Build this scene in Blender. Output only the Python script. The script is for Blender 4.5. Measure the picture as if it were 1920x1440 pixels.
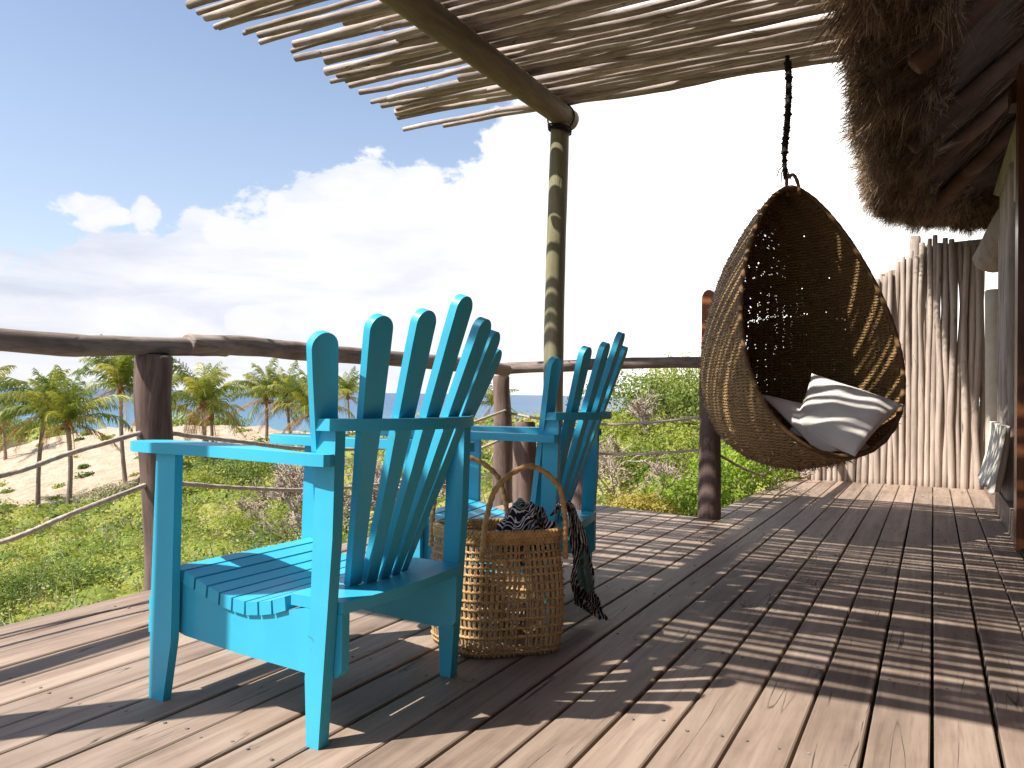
import bpy, bmesh, math, random
import numpy as np
from mathutils import Vector, Matrix, noise as mnoise

random.seed(7); RNG = np.random.default_rng(7)
S = bpy.context.scene
for o in list(bpy.data.objects): bpy.data.objects.remove(o)
COL = S.collection
R = math.radians

# ------------------------------------------------------------------ camera
FPX = 1480.0; CH = 0.78
YAW = math.atan(790/FPX); PIT = math.atan(20/FPX); ROL = R(.84)
fw = np.array([-math.sin(YAW)*math.cos(PIT), math.cos(YAW)*math.cos(PIT), math.sin(PIT)])
r0 = np.array([math.cos(YAW), math.sin(YAW), 0.0]); u0 = np.cross(r0, fw)
rt = math.cos(ROL)*r0+math.sin(ROL)*u0; up = -math.sin(ROL)*r0+math.cos(ROL)*u0
CAMP = np.array([0, 0, CH])
cam = bpy.data.cameras.new('camera'); co = bpy.data.objects.new('camera', cam); COL.objects.link(co)
cam.sensor_width = 36; cam.lens = FPX/1920*36; cam.clip_start = .02; cam.clip_end = 60000
M = Matrix(((rt[0], up[0], -fw[0], 0), (rt[1], up[1], -fw[1], 0), (rt[2], up[2], -fw[2], CH), (0, 0, 0, 1)))
co.matrix_world = M; S.camera = co
def ray(x, y): return fw+rt*(x-960)/FPX+up*(720-y)/FPX
def ground(x, y, z=0.): d = ray(x, y); return CAMP+d*((z-CH)/d[2])
def planeY(x, y, Y): d = ray(x, y); return CAMP+d*(Y/d[1])
def planeX(x, y, X): d = ray(x, y); return CAMP+d*(X/d[0])
def atd(x, y, D): return CAMP+ray(x, y)*D

# ------------------------------------------------------------------ light, sky, exposure
SUN = Vector((-.50, -.60, 1.0)).normalized()
SUN_EL = math.asin(SUN.z); SUN_ROT = math.atan2(SUN.x, SUN.y)
sd = bpy.data.lights.new('sun', 'SUN'); sd.energy = 3.75; sd.angle = R(.55); sd.color = (1, .955, .88)
so = bpy.data.objects.new('sun', sd); COL.objects.link(so)
so.rotation_euler = SUN.to_track_quat('Z', 'Y').to_euler()
S.view_settings.view_transform = 'Standard'; S.view_settings.look = 'None'
S.view_settings.exposure = 1.2; S.view_settings.gamma = 1; S.view_settings.use_curve_mapping = False
S.render.resolution_x = 1024; S.render.resolution_y = 768
W = bpy.data.worlds.new('World'); S.world = W; W.use_nodes = True

class NT:
    """tiny node-tree helper"""
    def __init__(s, tree): s.t = tree; s.n = tree.nodes; s.l = tree.links
    def add(s, typ, **kw):
        nd = s.n.new(typ)
        for k, v in kw.items():
            if k == 'inp':
                for a, b in v.items(): s.set(nd, a, b)
            else: setattr(nd, k, v)
        return nd
    def set(s, nd, key, val):
        sock = nd.inputs[key]
        if isinstance(val, bpy.types.NodeSocket): s.l.new(val, sock)
        elif isinstance(val, bpy.types.Node): s.l.new(val.outputs[0], sock)
        else: sock.default_value = val
    def math(s, op, a, b=None, c=None, clamp=False):
        nd = s.add('ShaderNodeMath', operation=op, use_clamp=clamp)
        s.set(nd, 0, a)
        if b is not None: s.set(nd, 1, b)
        if c is not None: s.set(nd, 2, c)
        return nd.outputs[0]
    def mix(s, f, a, b, blend='MIX'):
        nd = s.add('ShaderNodeMix', data_type='RGBA', blend_type=blend)
        s.set(nd, 0, f)
        s.set(nd, 6, a if not isinstance(a, tuple) else (*a[:3], 1)); s.set(nd, 7, b if not isinstance(b, tuple) else (*b[:3], 1))
        return nd.outputs[2]
    def ramp(s, f, stops, interp='LINEAR'):
        nd = s.add('ShaderNodeValToRGB'); s.set(nd, 0, f); cr = nd.color_ramp; cr.interpolation = interp
        while len(cr.elements) < len(stops): cr.elements.new(.5)
        for e, (p, c) in zip(cr.elements, stops):
            e.position = p; e.color = (c, c, c, 1) if isinstance(c, (int, float)) else (*c[:3], 1)
        return nd.outputs[0]
    def noise(s, vec, scale, detail=4, rough=.55, dist=0, out=0):
        nd = s.add('ShaderNodeTexNoise'); 
        if vec is not None: s.set(nd, 'Vector', vec)
        s.set(nd, 'Scale', scale); s.set(nd, 'Detail', detail); s.set(nd, 'Roughness', rough); s.set(nd, 'Distortion', dist)
        return nd.outputs[out]
    def mapping(s, vec, scale=(1, 1, 1), loc=(0, 0, 0), rot=(0, 0, 0)):
        nd = s.add('ShaderNodeMapping'); s.set(nd, 0, vec); nd.inputs['Scale'].default_value = scale
        nd.inputs['Location'].default_value = loc; nd.inputs['Rotation'].default_value = rot
        return nd.outputs[0]

def build_world():
    t = NT(W.node_tree); t.n.clear()
    out = t.add('ShaderNodeOutputWorld')
    tc = t.add('ShaderNodeTexCoord').outputs['Generated']
    sky = t.add('ShaderNodeTexSky', sky_type='NISHITA'); sky.sun_disc = False
    sky.sun_elevation = SUN_EL; sky.sun_rotation = SUN_ROT; sky.air_density = 1.0; sky.dust_density = .8; sky.ozone_density = 1.5
    nrm = t.add('ShaderNodeVectorMath', operation='NORMALIZE'); t.set(nrm, 0, tc); d = nrm.outputs[0]
    def dot(v):
        nd = t.add('ShaderNodeVectorMath', operation='DOT_PRODUCT'); t.set(nd, 0, d); nd.inputs[1].default_value = v
        return nd.outputs['Value']
    F = (-math.sin(YAW), math.cos(YAW), 0); Rr = (math.cos(YAW), math.sin(YAW), 0)
    a = t.math('ARCTAN2', dot(Rr), dot(F)); e = t.math('ARCSINE', dot((0, 0, 1)))
    # height of the cloud bank's top along the horizon
    tt = t.math('MULTIPLY_ADD', a, .5/math.pi, .5)
    def ap(px): return .5+math.atan((px-960)/FPX)/(2*math.pi)
    etop = t.ramp(tt, [(0, .20), (.2, .16), (.36, .145), (ap(0), .165), (ap(350), .18), (ap(560), .225), (ap(760), .265), (ap(900), .30), (ap(975), .345), (ap(1090), .37), (ap(1180), .62), (ap(1500), .8), (.62, .7), (.8, .3), (1, .2)])
    st = t.mapping(d, scale=(1, 1, 1.35))
    n1 = t.noise(st, 5.2, 9, .56, .25); n2 = t.noise(t.mapping(d, scale=(1, 1, 1.6), loc=(3, 1, 5)), 15, 7, .6, .3)
    nn = t.math('ADD', t.math('MULTIPLY', t.math('SUBTRACT', n1, .5), .34), t.math('MULTIPLY', t.math('SUBTRACT', n2, .5), .15))
    fld = t.math('ADD', t.math('SUBTRACT', etop, e), nn)
    m = t.ramp(t.math('MULTIPLY_ADD', fld, 8, .5), [(.36, 0), (.52, .85), (.8, 1)], 'EASE')
    # single small cumulus heads standing clear of the bank
    blobs = [(150, 394, .042, .022), (200, 402, .03, .012), (268, 404, .019, .021), (425, 432, .028, .022), (470, 445, .035, .012), (512, 388, .012, .018), (468, 600, .03, .018)]
    mb = 0.
    for bx, by, ra, re in blobs:
        ba = math.atan((bx-960)/FPX); be = math.atan((739-(960-bx)*.0147-by)/FPX*math.cos(ba))
        q = t.math('POWER', t.math('DIVIDE', t.math('SUBTRACT', a, ba), ra), 2)
        w = t.math('POWER', t.math('DIVIDE', t.math('SUBTRACT', e, be), re), 2)
        g = t.math('SUBTRACT', 1.0, t.math('ADD', q, w))
        g = t.math('ADD', g, t.math('ADD', t.math('MULTIPLY', t.math('SUBTRACT', n2, .5), 3.2), t.math('MULTIPLY', t.math('SUBTRACT', n1, .5), 2.)))
        g = t.ramp(t.math('MULTIPLY', g, 1.2), [(.0, 0), (.5, .85), (1, 1)], 'EASE')
        mb = t.math('MAXIMUM', mb, g)
    # soft haze band at the horizon
    hz = t.ramp(e, [(0, .85), (.06, .6), (.16, .3), (.45, .05), (1, 0)])
    n3 = t.noise(t.mapping(d, scale=(1, 1, 4.5), loc=(1, 7, 2)), 4.2, 6, .55, .3)
    shade = t.ramp(n3, [(.36, (.31, .325, .385)), (.49, (.375, .385, .42)), (.62, (.43, .43, .435))])
    # cloud bank thickest and brightest to the right
    low = t.ramp(t.math('MULTIPLY_ADD', a, .5/math.pi, .5), [(.40, 0), (ap(700), .10), (ap(1050), .18), (ap(1400), 1), (.75, 1), (.9, .5)])
    ccol = t.mix(low, shade, (1.0, .97, .93))
    skyc = t.mix(1.0, sky.outputs[0], (.094, .0865, .0835), 'MULTIPLY')
    c1 = t.mix(hz, skyc, (.325, .355, .42))
    c2 = t.mix(mb, t.mix(m, c1, ccol), (.43, .43, .435))
    bg = t.add('ShaderNodeBackground'); t.set(bg, 0, c2); bg.inputs[1].default_value = 1.0
    t.l.new(bg.outputs[0], out.inputs[0])
build_world()

# ------------------------------------------------------------------ materials
MATS = {}
def newmat(name):
    m = bpy.data.materials.new(name); m.use_nodes = True; MATS[name] = m
    t = NT(m.node_tree); b = m.node_tree.nodes['Principled BSDF']
    return m, t, b
def bump(t, b, h, strength=.3, dist=.002):
    nd = t.add('ShaderNodeBump'); nd.inputs['Strength'].default_value = strength; nd.inputs['Distance'].default_value = dist
    t.set(nd, 'Height', h); t.l.new(nd.outputs[0], b.inputs['Normal'])
def objcoord(t, rnd=True):
    tc = t.add('ShaderNodeTexCoord').outputs['Object']
    if not rnd: return tc
    oi = t.add('ShaderNodeObjectInfo')
    nd = t.add('ShaderNodeVectorMath', operation='ADD'); t.set(nd, 0, tc)
    c = t.add('ShaderNodeCombineXYZ'); r = t.math('MULTIPLY', oi.outputs['Random'], 37.)
    t.set(c, 0, r); t.set(c, 1, t.math('MULTIPLY', r, 1.7)); t.set(c, 2, r)
    t.set(nd, 1, c.outputs[0]); return nd.outputs[0]
def rndval(t): return t.add('ShaderNodeObjectInfo').outputs['Random']

def mat_wood(name, dark, mid, light, stretch, rough=.75, grain=.5, knots=True, rvar=.25, bumpd=.002, scale=1., crack=.0):
    """stretch = mapping scale vector (small along the grain)"""
    m, t, b = newmat(name); v = objcoord(t)
    mv = t.mapping(v, scale=stretch)
    g1 = t.noise(mv, 14*scale, 8, .65, .6); g2 = t.noise(v, 3.1*scale, 5, .6, .4)
    g3 = t.noise(mv, 60*scale, 4, .7, .2)
    c = t.ramp(g1, [(.28, dark), (.5, mid), (.72, light)])
    c = t.mix(t.math('MULTIPLY', t.ramp(g2, [(.35, 0), (.7, 1)]), .55), c, light)
    c = t.mix(t.math('MULTIPLY', t.ramp(g3, [(.3, 1), (.5, 0)]), grain), c, dark)
    rv = t.math('MULTIPLY_ADD', rndval(t), 2*rvar, 1-rvar)
    hsv = t.add('ShaderNodeHueSaturation'); t.set(hsv, 'Color', c); t.set(hsv, 'Value', rv); c = hsv.outputs[0]
    h = t.math('ADD', t.math('MULTIPLY', g3, .6), g1)
    if knots:
        vo = t.add('ShaderNodeTexVoronoi'); t.set(vo, 'Vector', t.mapping(v, scale=tuple(max(s, .25) for s in stretch))); vo.inputs['Scale'].default_value = 5.5
        k = t.ramp(vo.outputs[0], [(.03, 1), (.09, 0)]); c = t.mix(t.math('MULTIPLY', k, .75), c, tuple(x*.5 for x in dark))
    if crack:
        cr = t.noise(t.mapping(v, scale=tuple(s*.6 for s in stretch), loc=(5, 2, 1)), 20*scale, 2, .5, .12)
        k = t.ramp(t.math('ABSOLUTE', t.math('SUBTRACT', cr, .5)), [(.0, 1), (.008, 0)])
        k = t.math('MULTIPLY', k, t.ramp(g2, [(.5, 0), (.6, 1)])); c = t.mix(t.math('MULTIPLY', k, crack), c, tuple(x*.25 for x in dark))
        h = t.math('SUBTRACT', h, t.math('MULTIPLY', k, 1.5))
    t.set(b, 'Base Color', c); b.inputs['Roughness'].default_value = rough
    b.inputs['Specular IOR Level'].default_value = .3
    bump(t, b, h, .55, bumpd); return m

mat_wood('deck_wood', (.120, .080, .058), (.262, .188, .143), (.385, .295, .232), (1, .055, 1), .62, .4, True, .17, .0018, 1., .9)
mat_wood('dark_log', (.055, .034, .028), (.135, .09, .075), (.26, .185, .15), (1, 1, .10), .8, .6, True, .12, .004, 1.0, .8)
mat_wood('rail_log', (.07, .045, .038), (.21, .155, .13), (.44, .37, .32), (.12, .12, 1), .8, .6, True, .1, .004, 1.0, .9)
mat_wood('green_post', (.12, .115, .062), (.22, .20, .11), (.34, .31, .19), (1, 1, .08), .7, .35, False, .05, .002, 1., .5)
mat_wood('green_beam', (.10, .08, .045), (.19, .15, .085), (.28, .23, .14), (1, .1, 1), .75, .4, True, .05, .003, 1., .5)
mat_wood('pole_wood', (.16, .115, .095), (.38, .305, .26), (.58, .50, .435), (.10, 1, 1), .85, .75, True, .28, .005, 1.2, .9)
mat_wood('stick_wood', (.18, .135, .108), (.40, .32, .265), (.52, .44, .375), (1, 1, .08), .8, .4, True, .18, .003, 1., .6)
mat_wood('varnished', (.035, .012, .006), (.10, .035, .014), (.20, .075, .028), (1, 1, .07), .28, .4, False, .1, .001)
mat_wood('orange_wood', (.14, .045, .014), (.30, .10, .03), (.42, .16, .05), (1, 1, .1), .4, .3, False, .1, .001)
mat_wood('rafter_wood', (.07, .035, .022), (.13, .07, .045), (.20, .12, .08), (.1, 1, .2), .8, .4, False, .2, .003)

def mat_paint():
    m, t, b = newmat('teal_paint'); v = objcoord(t)
    n = t.noise(v, 4, 4, .6); c = t.ramp(n, [(.3, (.036, .385, .56)), (.7, (.048, .435, .61))])
    w = t.noise(t.mapping(v, loc=(4, 4, 4)), 26, 5, .7, 1.5); w2 = t.noise(v, 3.3, 2, .5)
    k = t.math('MULTIPLY', t.ramp(w, [(.66, 0), (.70, 1)]), t.ramp(w2, [(.52, 0), (.62, 1)]))
    c = t.mix(t.math('MULTIPLY', k, .55), c, (.03, .13, .14))
    t.set(b, 'Base Color', c); t.set(b, 'Roughness', t.ramp(n, [(.3, .33), (.7, .45)]))
    b.inputs['Specular IOR Level'].default_value = .45
    g = t.noise(t.mapping(v, scale=(1, 1, 1)), 160, 3, .6); g2 = t.noise(v, 18, 3, .6)
    st_ = t.noise(t.mapping(v, scale=(1, 1, .08)), 70, 3, .6); st2 = t.noise(t.mapping(v, scale=(.08, .08, 1)), 60, 3, .6)
    hs = t.math('ADD', t.math('ADD', t.math('MULTIPLY', g, .3), g2), t.math('ADD', t.math('MULTIPLY', st_, .5), t.math('MULTIPLY', st2, .4)))
    bump(t, b, hs, .2, .0012)
mat_paint()

def mat_simple(name, c0, c1, scale=8, rough=.8, bs=.3, bd=.002, rvar=0., vec=(1, 1, 1), spec=.3, trans=0.):
    m, t, b = newmat(name); v = t.mapping(objcoord(t), scale=vec); n = t.noise(v, scale, 6, .6, .2)
    c = t.ramp(n, [(.3, c0), (.7, c1)])
    if rvar:
        hsv = t.add('ShaderNodeHueSaturation'); t.set(hsv, 'Color', c); t.set(hsv, 'Value', t.math('MULTIPLY_ADD', rndval(t), 2*rvar, 1-rvar)); c = hsv.outputs[0]
    t.set(b, 'Base Color', c); b.inputs['Roughness'].default_value = rough; b.inputs['Specular IOR Level'].default_value = spec
    if bs: bump(t, b, n, bs, bd)
    return m
mat_simple('rope_light', (.34, .27, .22), (.62, .53, .45), 90, .9, .6, .002)
mat_simple('rope_black', (.008, .007, .007), (.03, .026, .024), 60, .8, .6, .003)
mat_simple('joist', (.03, .022, .018), (.06, .045, .035), 5)
mat_simple('basket_cane', (.36, .20, .075), (.62, .39, .17), 42, .6, .5, .001, .12, spec=.35)
mat_simple('basket_stake', (.30, .19, .09), (.56, .40, .22), 42, .6, .5, .001, .12, spec=.35)
mat_simple('cane_rim', (.10, .05, .02), (.24, .14, .06), 60, .7, .6, .002)
mat_simple('screw', (.10, .085, .075), (.3, .27, .25), 90, .5, 0)
mat_simple('plaster', (.42, .38, .30), (.60, .55, .45), 5, .9, .5, .006)
mat_simple('white_curtain', (.70, .64, .54), (.80, .74, .64), 30, .9, .3, .001)
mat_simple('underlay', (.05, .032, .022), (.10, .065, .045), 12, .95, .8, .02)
mat_simple('twig', (.26, .19, .15), (.50, .41, .34), 20, .85, 0, rvar=.15)
mat_simple('palm_trunk', (.17, .12, .09), (.34, .26, .20), 6, .9, .8, .05, .12, vec=(1, 1, 5))
mat_simple('coir', (.16, .075, .025), (.34, .17, .06), 9, .95, .8, .03)

def mat_fabric():
    m, t, b = newmat('white_fabric'); v = objcoord(t)
    n = t.noise(v, 3, 4, .6); t.set(b, 'Base Color', t.ramp(n, [(.3, (.78, .715, .65)), (.7, (.84, .785, .725))])); b.inputs['Roughness'].default_value = .9
    b.inputs['Specular IOR Level'].default_value = .1
    w = t.noise(v, 350, 2, .5); cr = t.noise(v, 9, 4, .6, 1.2)
    bump(t, b, t.math('ADD', t.math('MULTIPLY', w, .15), cr), .5, .008)
mat_fabric()

def mat_scarf():
    m, t, b = newmat('scarf_cloth'); uv = t.add('ShaderNodeTexCoord').outputs['UV']
    v = t.mapping(uv, scale=(1, 1, 1))
    wob = t.noise(v, 5, 3, .6, 0, 1)
    nd = t.add('ShaderNodeVectorMath', operation='MULTIPLY_ADD'); t.set(nd, 0, wob); nd.inputs[1].default_value = (.14, .14, 0); t.set(nd, 2, v)
    w = t.add('ShaderNodeTexWave', wave_type='BANDS', bands_direction='DIAGONAL', wave_profile='SIN'); t.set(w, 'Vector', nd.outputs[0]); w.inputs['Scale'].default_value = 11; w.inputs['Distortion'].default_value = 3; w.inputs['Detail'].default_value = 2
    lines = t.ramp(w.outputs[1], [(.70, 0), (.80, .9)])
    zone = t.noise(v, 3.0, 2, .5); lines = t.math('MULTIPLY', lines, t.ramp(zone, [(.40, .2), (.5, 1)]))
    vo = t.add('ShaderNodeTexVoronoi'); t.set(vo, 'Vector', v); vo.inputs['Scale'].default_value = 17
    dots = t.math('MULTIPLY', t.ramp(vo.outputs[0], [(.2, 1), (.26, 0)]), t.ramp(zone, [(.44, 1), (.5, 0)]))
    c = t.mix(t.math('MAXIMUM', lines, t.math('MULTIPLY', dots, .9)), (.012, .013, .022), (.72, .69, .65))
    tz = t.noise(t.mapping(uv, loc=(3, 3, 0)), 3.2, 1, .5); c = t.mix(t.math('MULTIPLY', t.ramp(tz, [(.60, 0), (.64, 1)]), .8), c, (.12, .22, .21))
    t.set(b, 'Base Color', c); b.inputs['Roughness'].default_value = .85; b.inputs['Specular IOR Level'].default_value = .15
    bump(t, b, t.noise(v, 14, 4, .6, .8), .5, .01)
mat_scarf()

def mat_egg():
    m, t, b = newmat('wicker_weave'); uv = t.add('ShaderNodeTexCoord').outputs['UV']
    # u: metres round, v: metres up
    wv = t.noise(uv, 9, 3, .6, 0, 0)
    sx = t.add('ShaderNodeSeparateXYZ'); t.set(sx, 0, uv)
    yy = t.math('MULTIPLY_ADD', wv, .030, sx.outputs[1])
    rows = t.math('SINE', t.math('MULTIPLY', yy, 2*math.pi/.0165))
    cols = t.math('SINE', t.math('MULTIPLY', sx.outputs[0], 2*math.pi/.030))
    chk = t.math('MULTIPLY', rows, cols)
    n = t.noise(t.mapping(uv, scale=(1, 3, 1)), 60, 5, .7); n2 = t.noise(uv, 3, 3, .6)
    f = t.math('ADD', t.math('MULTIPLY_ADD', rows, .10, .16), t.math('MULTIPLY', n, .75)); f = t.math('ADD', f, t.math('MULTIPLY', chk, .13))
    c = t.ramp(f, [(.18, (.055, .026, .009)), (.42, (.28, .150, .052)), (.78, (.60, .39, .17))])
    c = t.mix(t.math('MULTIPLY', t.ramp(n2, [(.4, 0), (.7, 1)]), .5), c, (.22, .125, .05))
    t.set(b, 'Base Color', c); b.inputs['Roughness'].default_value = .62; b.inputs['Specular IOR Level'].default_value = .3
    bump(t, b, t.math('ADD', t.math('ADD', rows, t.math('MULTIPLY', chk, .8)), t.math('MULTIPLY', n, 2.2)), 1., .0065)
mat_egg()

def mat_leaf(name, stops, trans=.35, rough=.55, rnd='attr', spec=.3):
    m, t, b = newmat(name)
    if rnd == 'attr': f = t.add('ShaderNodeAttribute', attribute_name='tint').outputs['Fac']
    else:
        f = t.math('ADD', t.math('MULTIPLY', rndval(t), .7), t.math('MULTIPLY', t.add('ShaderNodeAttribute', attribute_name='tint').outputs['Fac'], .3))
    c = t.ramp(f, stops)
    t.set(b, 'Base Color', c); b.inputs['Roughness'].default_value = rough; b.inputs['Specular IOR Level'].default_value = spec
    tr = t.add('ShaderNodeBsdfTranslucent'); tc = t.mix(1., c, (1.15, 1.1, .6), 'MULTIPLY'); t.set(tr, 0, tc)
    mx = t.add('ShaderNodeMixShader'); mx.inputs[0].default_value = trans
    t.l.new(b.outputs[0], mx.inputs[1]); t.l.new(tr.outputs[0], mx.inputs[2])
    t.l.new(mx.outputs[0], m.node_tree.nodes['Material Output'].inputs[0])
mat_leaf('scrub_leaf', [(0, (.08, .125, .020)), (.30, (.19, .25, .036)), (.6, (.33, .37, .06)), (.88, (.42, .40, .12)), (1, (.44, .34, .19))], .4)
mat_leaf('dark_leaf', [(0, (.065, .11, .018)), (.5, (.15, .21, .034)), (1, (.28, .32, .06))], .35)
mat_leaf('bright_leaf', [(0, (.12, .24, .02)), (.5, (.24, .37, .035)), (1, (.42, .48, .07))], .45)
mat_leaf('grey_leaf', [(0, (.20, .19, .10)), (.5, (.33, .30, .18)), (1, (.46, .42, .28))], .25)
mat_leaf('yellow_grass', [(0, (.24, .19, .04)), (.5, (.42, .34, .06)), (1, (.52, .46, .12))], .35)
mat_leaf('palm_leaf', [(0, (.08, .12, .022)), (.35, (.17, .23, .04)), (.72, (.33, .34, .075)), (1, (.54, .44, .14))], .4, .4, 'obj', .5)
mat_leaf('palm_dry', [(0, (.28, .15, .045)), (1, (.46, .29, .11))], .25, .7, 'obj', .2)
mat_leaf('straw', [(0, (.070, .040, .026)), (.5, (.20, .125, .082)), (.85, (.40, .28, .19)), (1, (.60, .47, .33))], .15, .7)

def mat_terrain():
    m, t, b = newmat('terrain'); v = t.add('ShaderNodeTexCoord').outputs['Object']
    s = t.add('ShaderNodeAttribute', attribute_name='sand').outputs['Fac']
    n = t.noise(v, .9, 8, .62, .3); n2 = t.noise(v, 6, 6, .65)
    soil_shade = t.ramp(n2, [(.3, (.06, .06, .024)), (.5, (.11, .10, .045)), (.7, (.19, .15, .085))])  # soil under the scrub, darkened so the colour holds shade between clumps
    sand = t.ramp(n, [(.3, (.40, .30, .205)), (.52, (.53, .42, .31)), (.75, (.60, .49, .38))])
    pat = t.ramp(t.math('ADD', s, t.math('MULTIPLY', t.math('SUBTRACT', n, .5), 1.5)), [(.45, 0), (.56, 1)])
    t.set(b, 'Base Color', t.mix(pat, soil_shade, sand)); b.inputs['Roughness'].default_value = .95; b.inputs['Specular IOR Level'].default_value = .1
    bump(t, b, t.math('ADD', n, t.math('MULTIPLY', n2, .3)), 1., .6)
mat_terrain()
def mat_sea():
    m, t, b = newmat('sea'); v = t.add('ShaderNodeTexCoord').outputs['Object']
    n = t.noise(t.mapping(v, scale=(1, .4, 1), rot=(0, 0, YAW)), .004, 5, .6); 
    ln = t.add('ShaderNodeVectorMath', operation='LENGTH'); t.set(ln, 0, v)
    ds = ln.outputs['Value']
    c = t.ramp(t.math('MULTIPLY', ds, 1/1500.), [(.10, (.16, .34, .34)), (.2, (.08, .19, .26)), (.5, (.05, .115, .20)), (1, (.05, .105, .19))])
    wc = t.noise(t.mapping(v, scale=(1, .25, 1), rot=(0, 0, YAW)), .05, 6, .7)
    c = t.mix(t.math('MULTIPLY', t.ramp(wc, [(.64, 0), (.70, 1)]), t.ramp(t.math('MULTIPLY', ds, 1/900.), [(.3, .7), (1, .05)])), c, (.8, .8, .8))
    c = t.mix(t.math('MULTIPLY', t.ramp(n, [(.4, 0), (.7, 1)]), .4), c, (.08, .17, .25))
    t.set(b, 'Base Color', c); b.inputs['Roughness'].default_value = .38; b.inputs['Specular IOR Level'].default_value = .35
    w = t.noise(v, .22, 5, .65); bump(t, b, w, 1., 1.2)
mat_sea()

# ------------------------------------------------------------------ object helpers
def link(o, parent=None):
    COL.objects.link(o)
    if parent is not None: o.parent = parent
    return o
def thing(name, label, cat, loc=(0, 0, 0), rotz=0., group=None):
    o = bpy.data.objects.new(name, None); COL.objects.link(o); o.empty_display_size = .1
    o.location = loc; o.rotation_euler = (0, 0, rotz)
    o['label'] = label; o['category'] = cat
    if group: o['group'] = group
    return o
def tag(o, label, cat, group=None):
    o['label'] = label; o['category'] = cat
    if group: o['group'] = group
    return o
def meshobj(name, me, mat, parent=None, loc=None, kind=None):
    if mat is not None and len(me.materials) == 0: me.materials.append(MATS[mat])
    o = bpy.data.objects.new(name, me); link(o, parent)
    if loc is not None: o.location = loc
    if kind: o['kind'] = kind
    return o
def bm2me(bm, name, smooth=False, bev=0., seg=2, ang=30):
    if bev:
        es = [e for e in bm.edges if len(e.link_faces) == 2 and e.calc_face_angle(0) > R(ang)]
        bmesh.ops.bevel(bm, geom=es, offset=bev, segments=seg, affect='EDGES', clamp_overlap=True)
    bmesh.ops.recalc_face_normals(bm, faces=bm.faces)
    me = bpy.data.meshes.new(name); bm.to_mesh(me); bm.free()
    if smooth: me.shade_smooth()
    return me
def prism(bm, pts, vec):
    """closed polygon pts (3D) extruded by vec"""
    v = Vector(vec); a = [bm.verts.new(Vector(p)) for p in pts]; b = [bm.verts.new(Vector(p)+v) for p in pts]
    bm.faces.new(a); bm.faces.new(b[::-1]); n = len(a)
    for i in range(n): bm.faces.new((a[i], b[i], b[(i+1) % n], a[(i+1) % n]))
def box(bm, lo, hi):
    (x0, y0, z0), (x1, y1, z1) = lo, hi
    prism(bm, [(x0, y0, z0), (x1, y0, z0), (x1, y1, z0), (x0, y1, z0)], (0, 0, z1-z0))
def frames(P):
    P = [Vector(p) for p in P]; n = len(P); T = []
    for i in range(n): T.append((P[min(i+1, n-1)]-P[max(i-1, 0)]).normalized())
    ref = Vector((0, 0, 1)) if abs(T[0].z) < .9 else Vector((1, 0, 0))
    N = (ref-T[0]*ref.dot(T[0])).normalized(); out = []
    for i in range(n):
        N = (N-T[i]*N.dot(T[i])).normalized(); out.append((P[i], T[i], N, T[i].cross(N)))
    return out
def tube(bm, P, rad, sides=8, cap=True, wob=0., seed=0., lobes=0, twist=0., lobe=.25, closed=False):
    fr = frames(P); rings = []; s = 0.
    for i, (p, T, N, B) in enumerate(fr):
        if i: s += (p-fr[i-1][0]).length
        r = rad[i] if hasattr(rad, '__len__') else rad; ring = []
        for k in range(sides):
            th = 2*math.pi*k/sides; rr = r
            if wob: rr *= 1+wob*mnoise.noise(Vector((math.cos(th)*.9+seed*7.3, math.sin(th)*.9+seed, s*2.2/max(r*12, .2)+seed*3.1)))*2
            if lobes: rr *= 1+lobe*(abs(math.cos(lobes*.5*(th-twist*s)))-.5)
            ring.append(bm.verts.new(p+N*(math.cos(th)*rr)+B*(math.sin(th)*rr)))
        rings.append(ring)
    m = len(rings)
    for i in range(m if closed else m-1):
        a, b = rings[i], rings[(i+1) % m]
        for k in range(sides):
            bm.faces.new((a[k], a[(k+1) % sides], b[(k+1) % sides], b[k]))
    if cap and not closed:
        bm.faces.new(rings[0][::-1]); bm.faces.new(rings[-1])
def smooth_path(pts, n):
    """Catmull-Rom through pts, n samples"""
    P = [np.array(p, float) for p in pts]; P = [2*P[0]-P[1]]+P+[2*P[-1]-P[-2]]; out = []
    m = len(P)-3
    for i in range(n):
        t = i/(n-1)*m; k = min(int(t), m-1); u = t-k; a, b, c, d = P[k:k+4]
        out.append(.5*((2*b)+(-a+c)*u+(2*a-5*b+4*c-d)*u*u+(-a+3*b-3*c+d)*u**3))
    return out
def tube_obj(name, P, rad, mat, parent=None, sides=10, **kw):
    bm = bmesh.new(); tube(bm, P, rad, sides, **kw); return meshobj(name, bm2me(bm, name, True), mat, parent)
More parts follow.
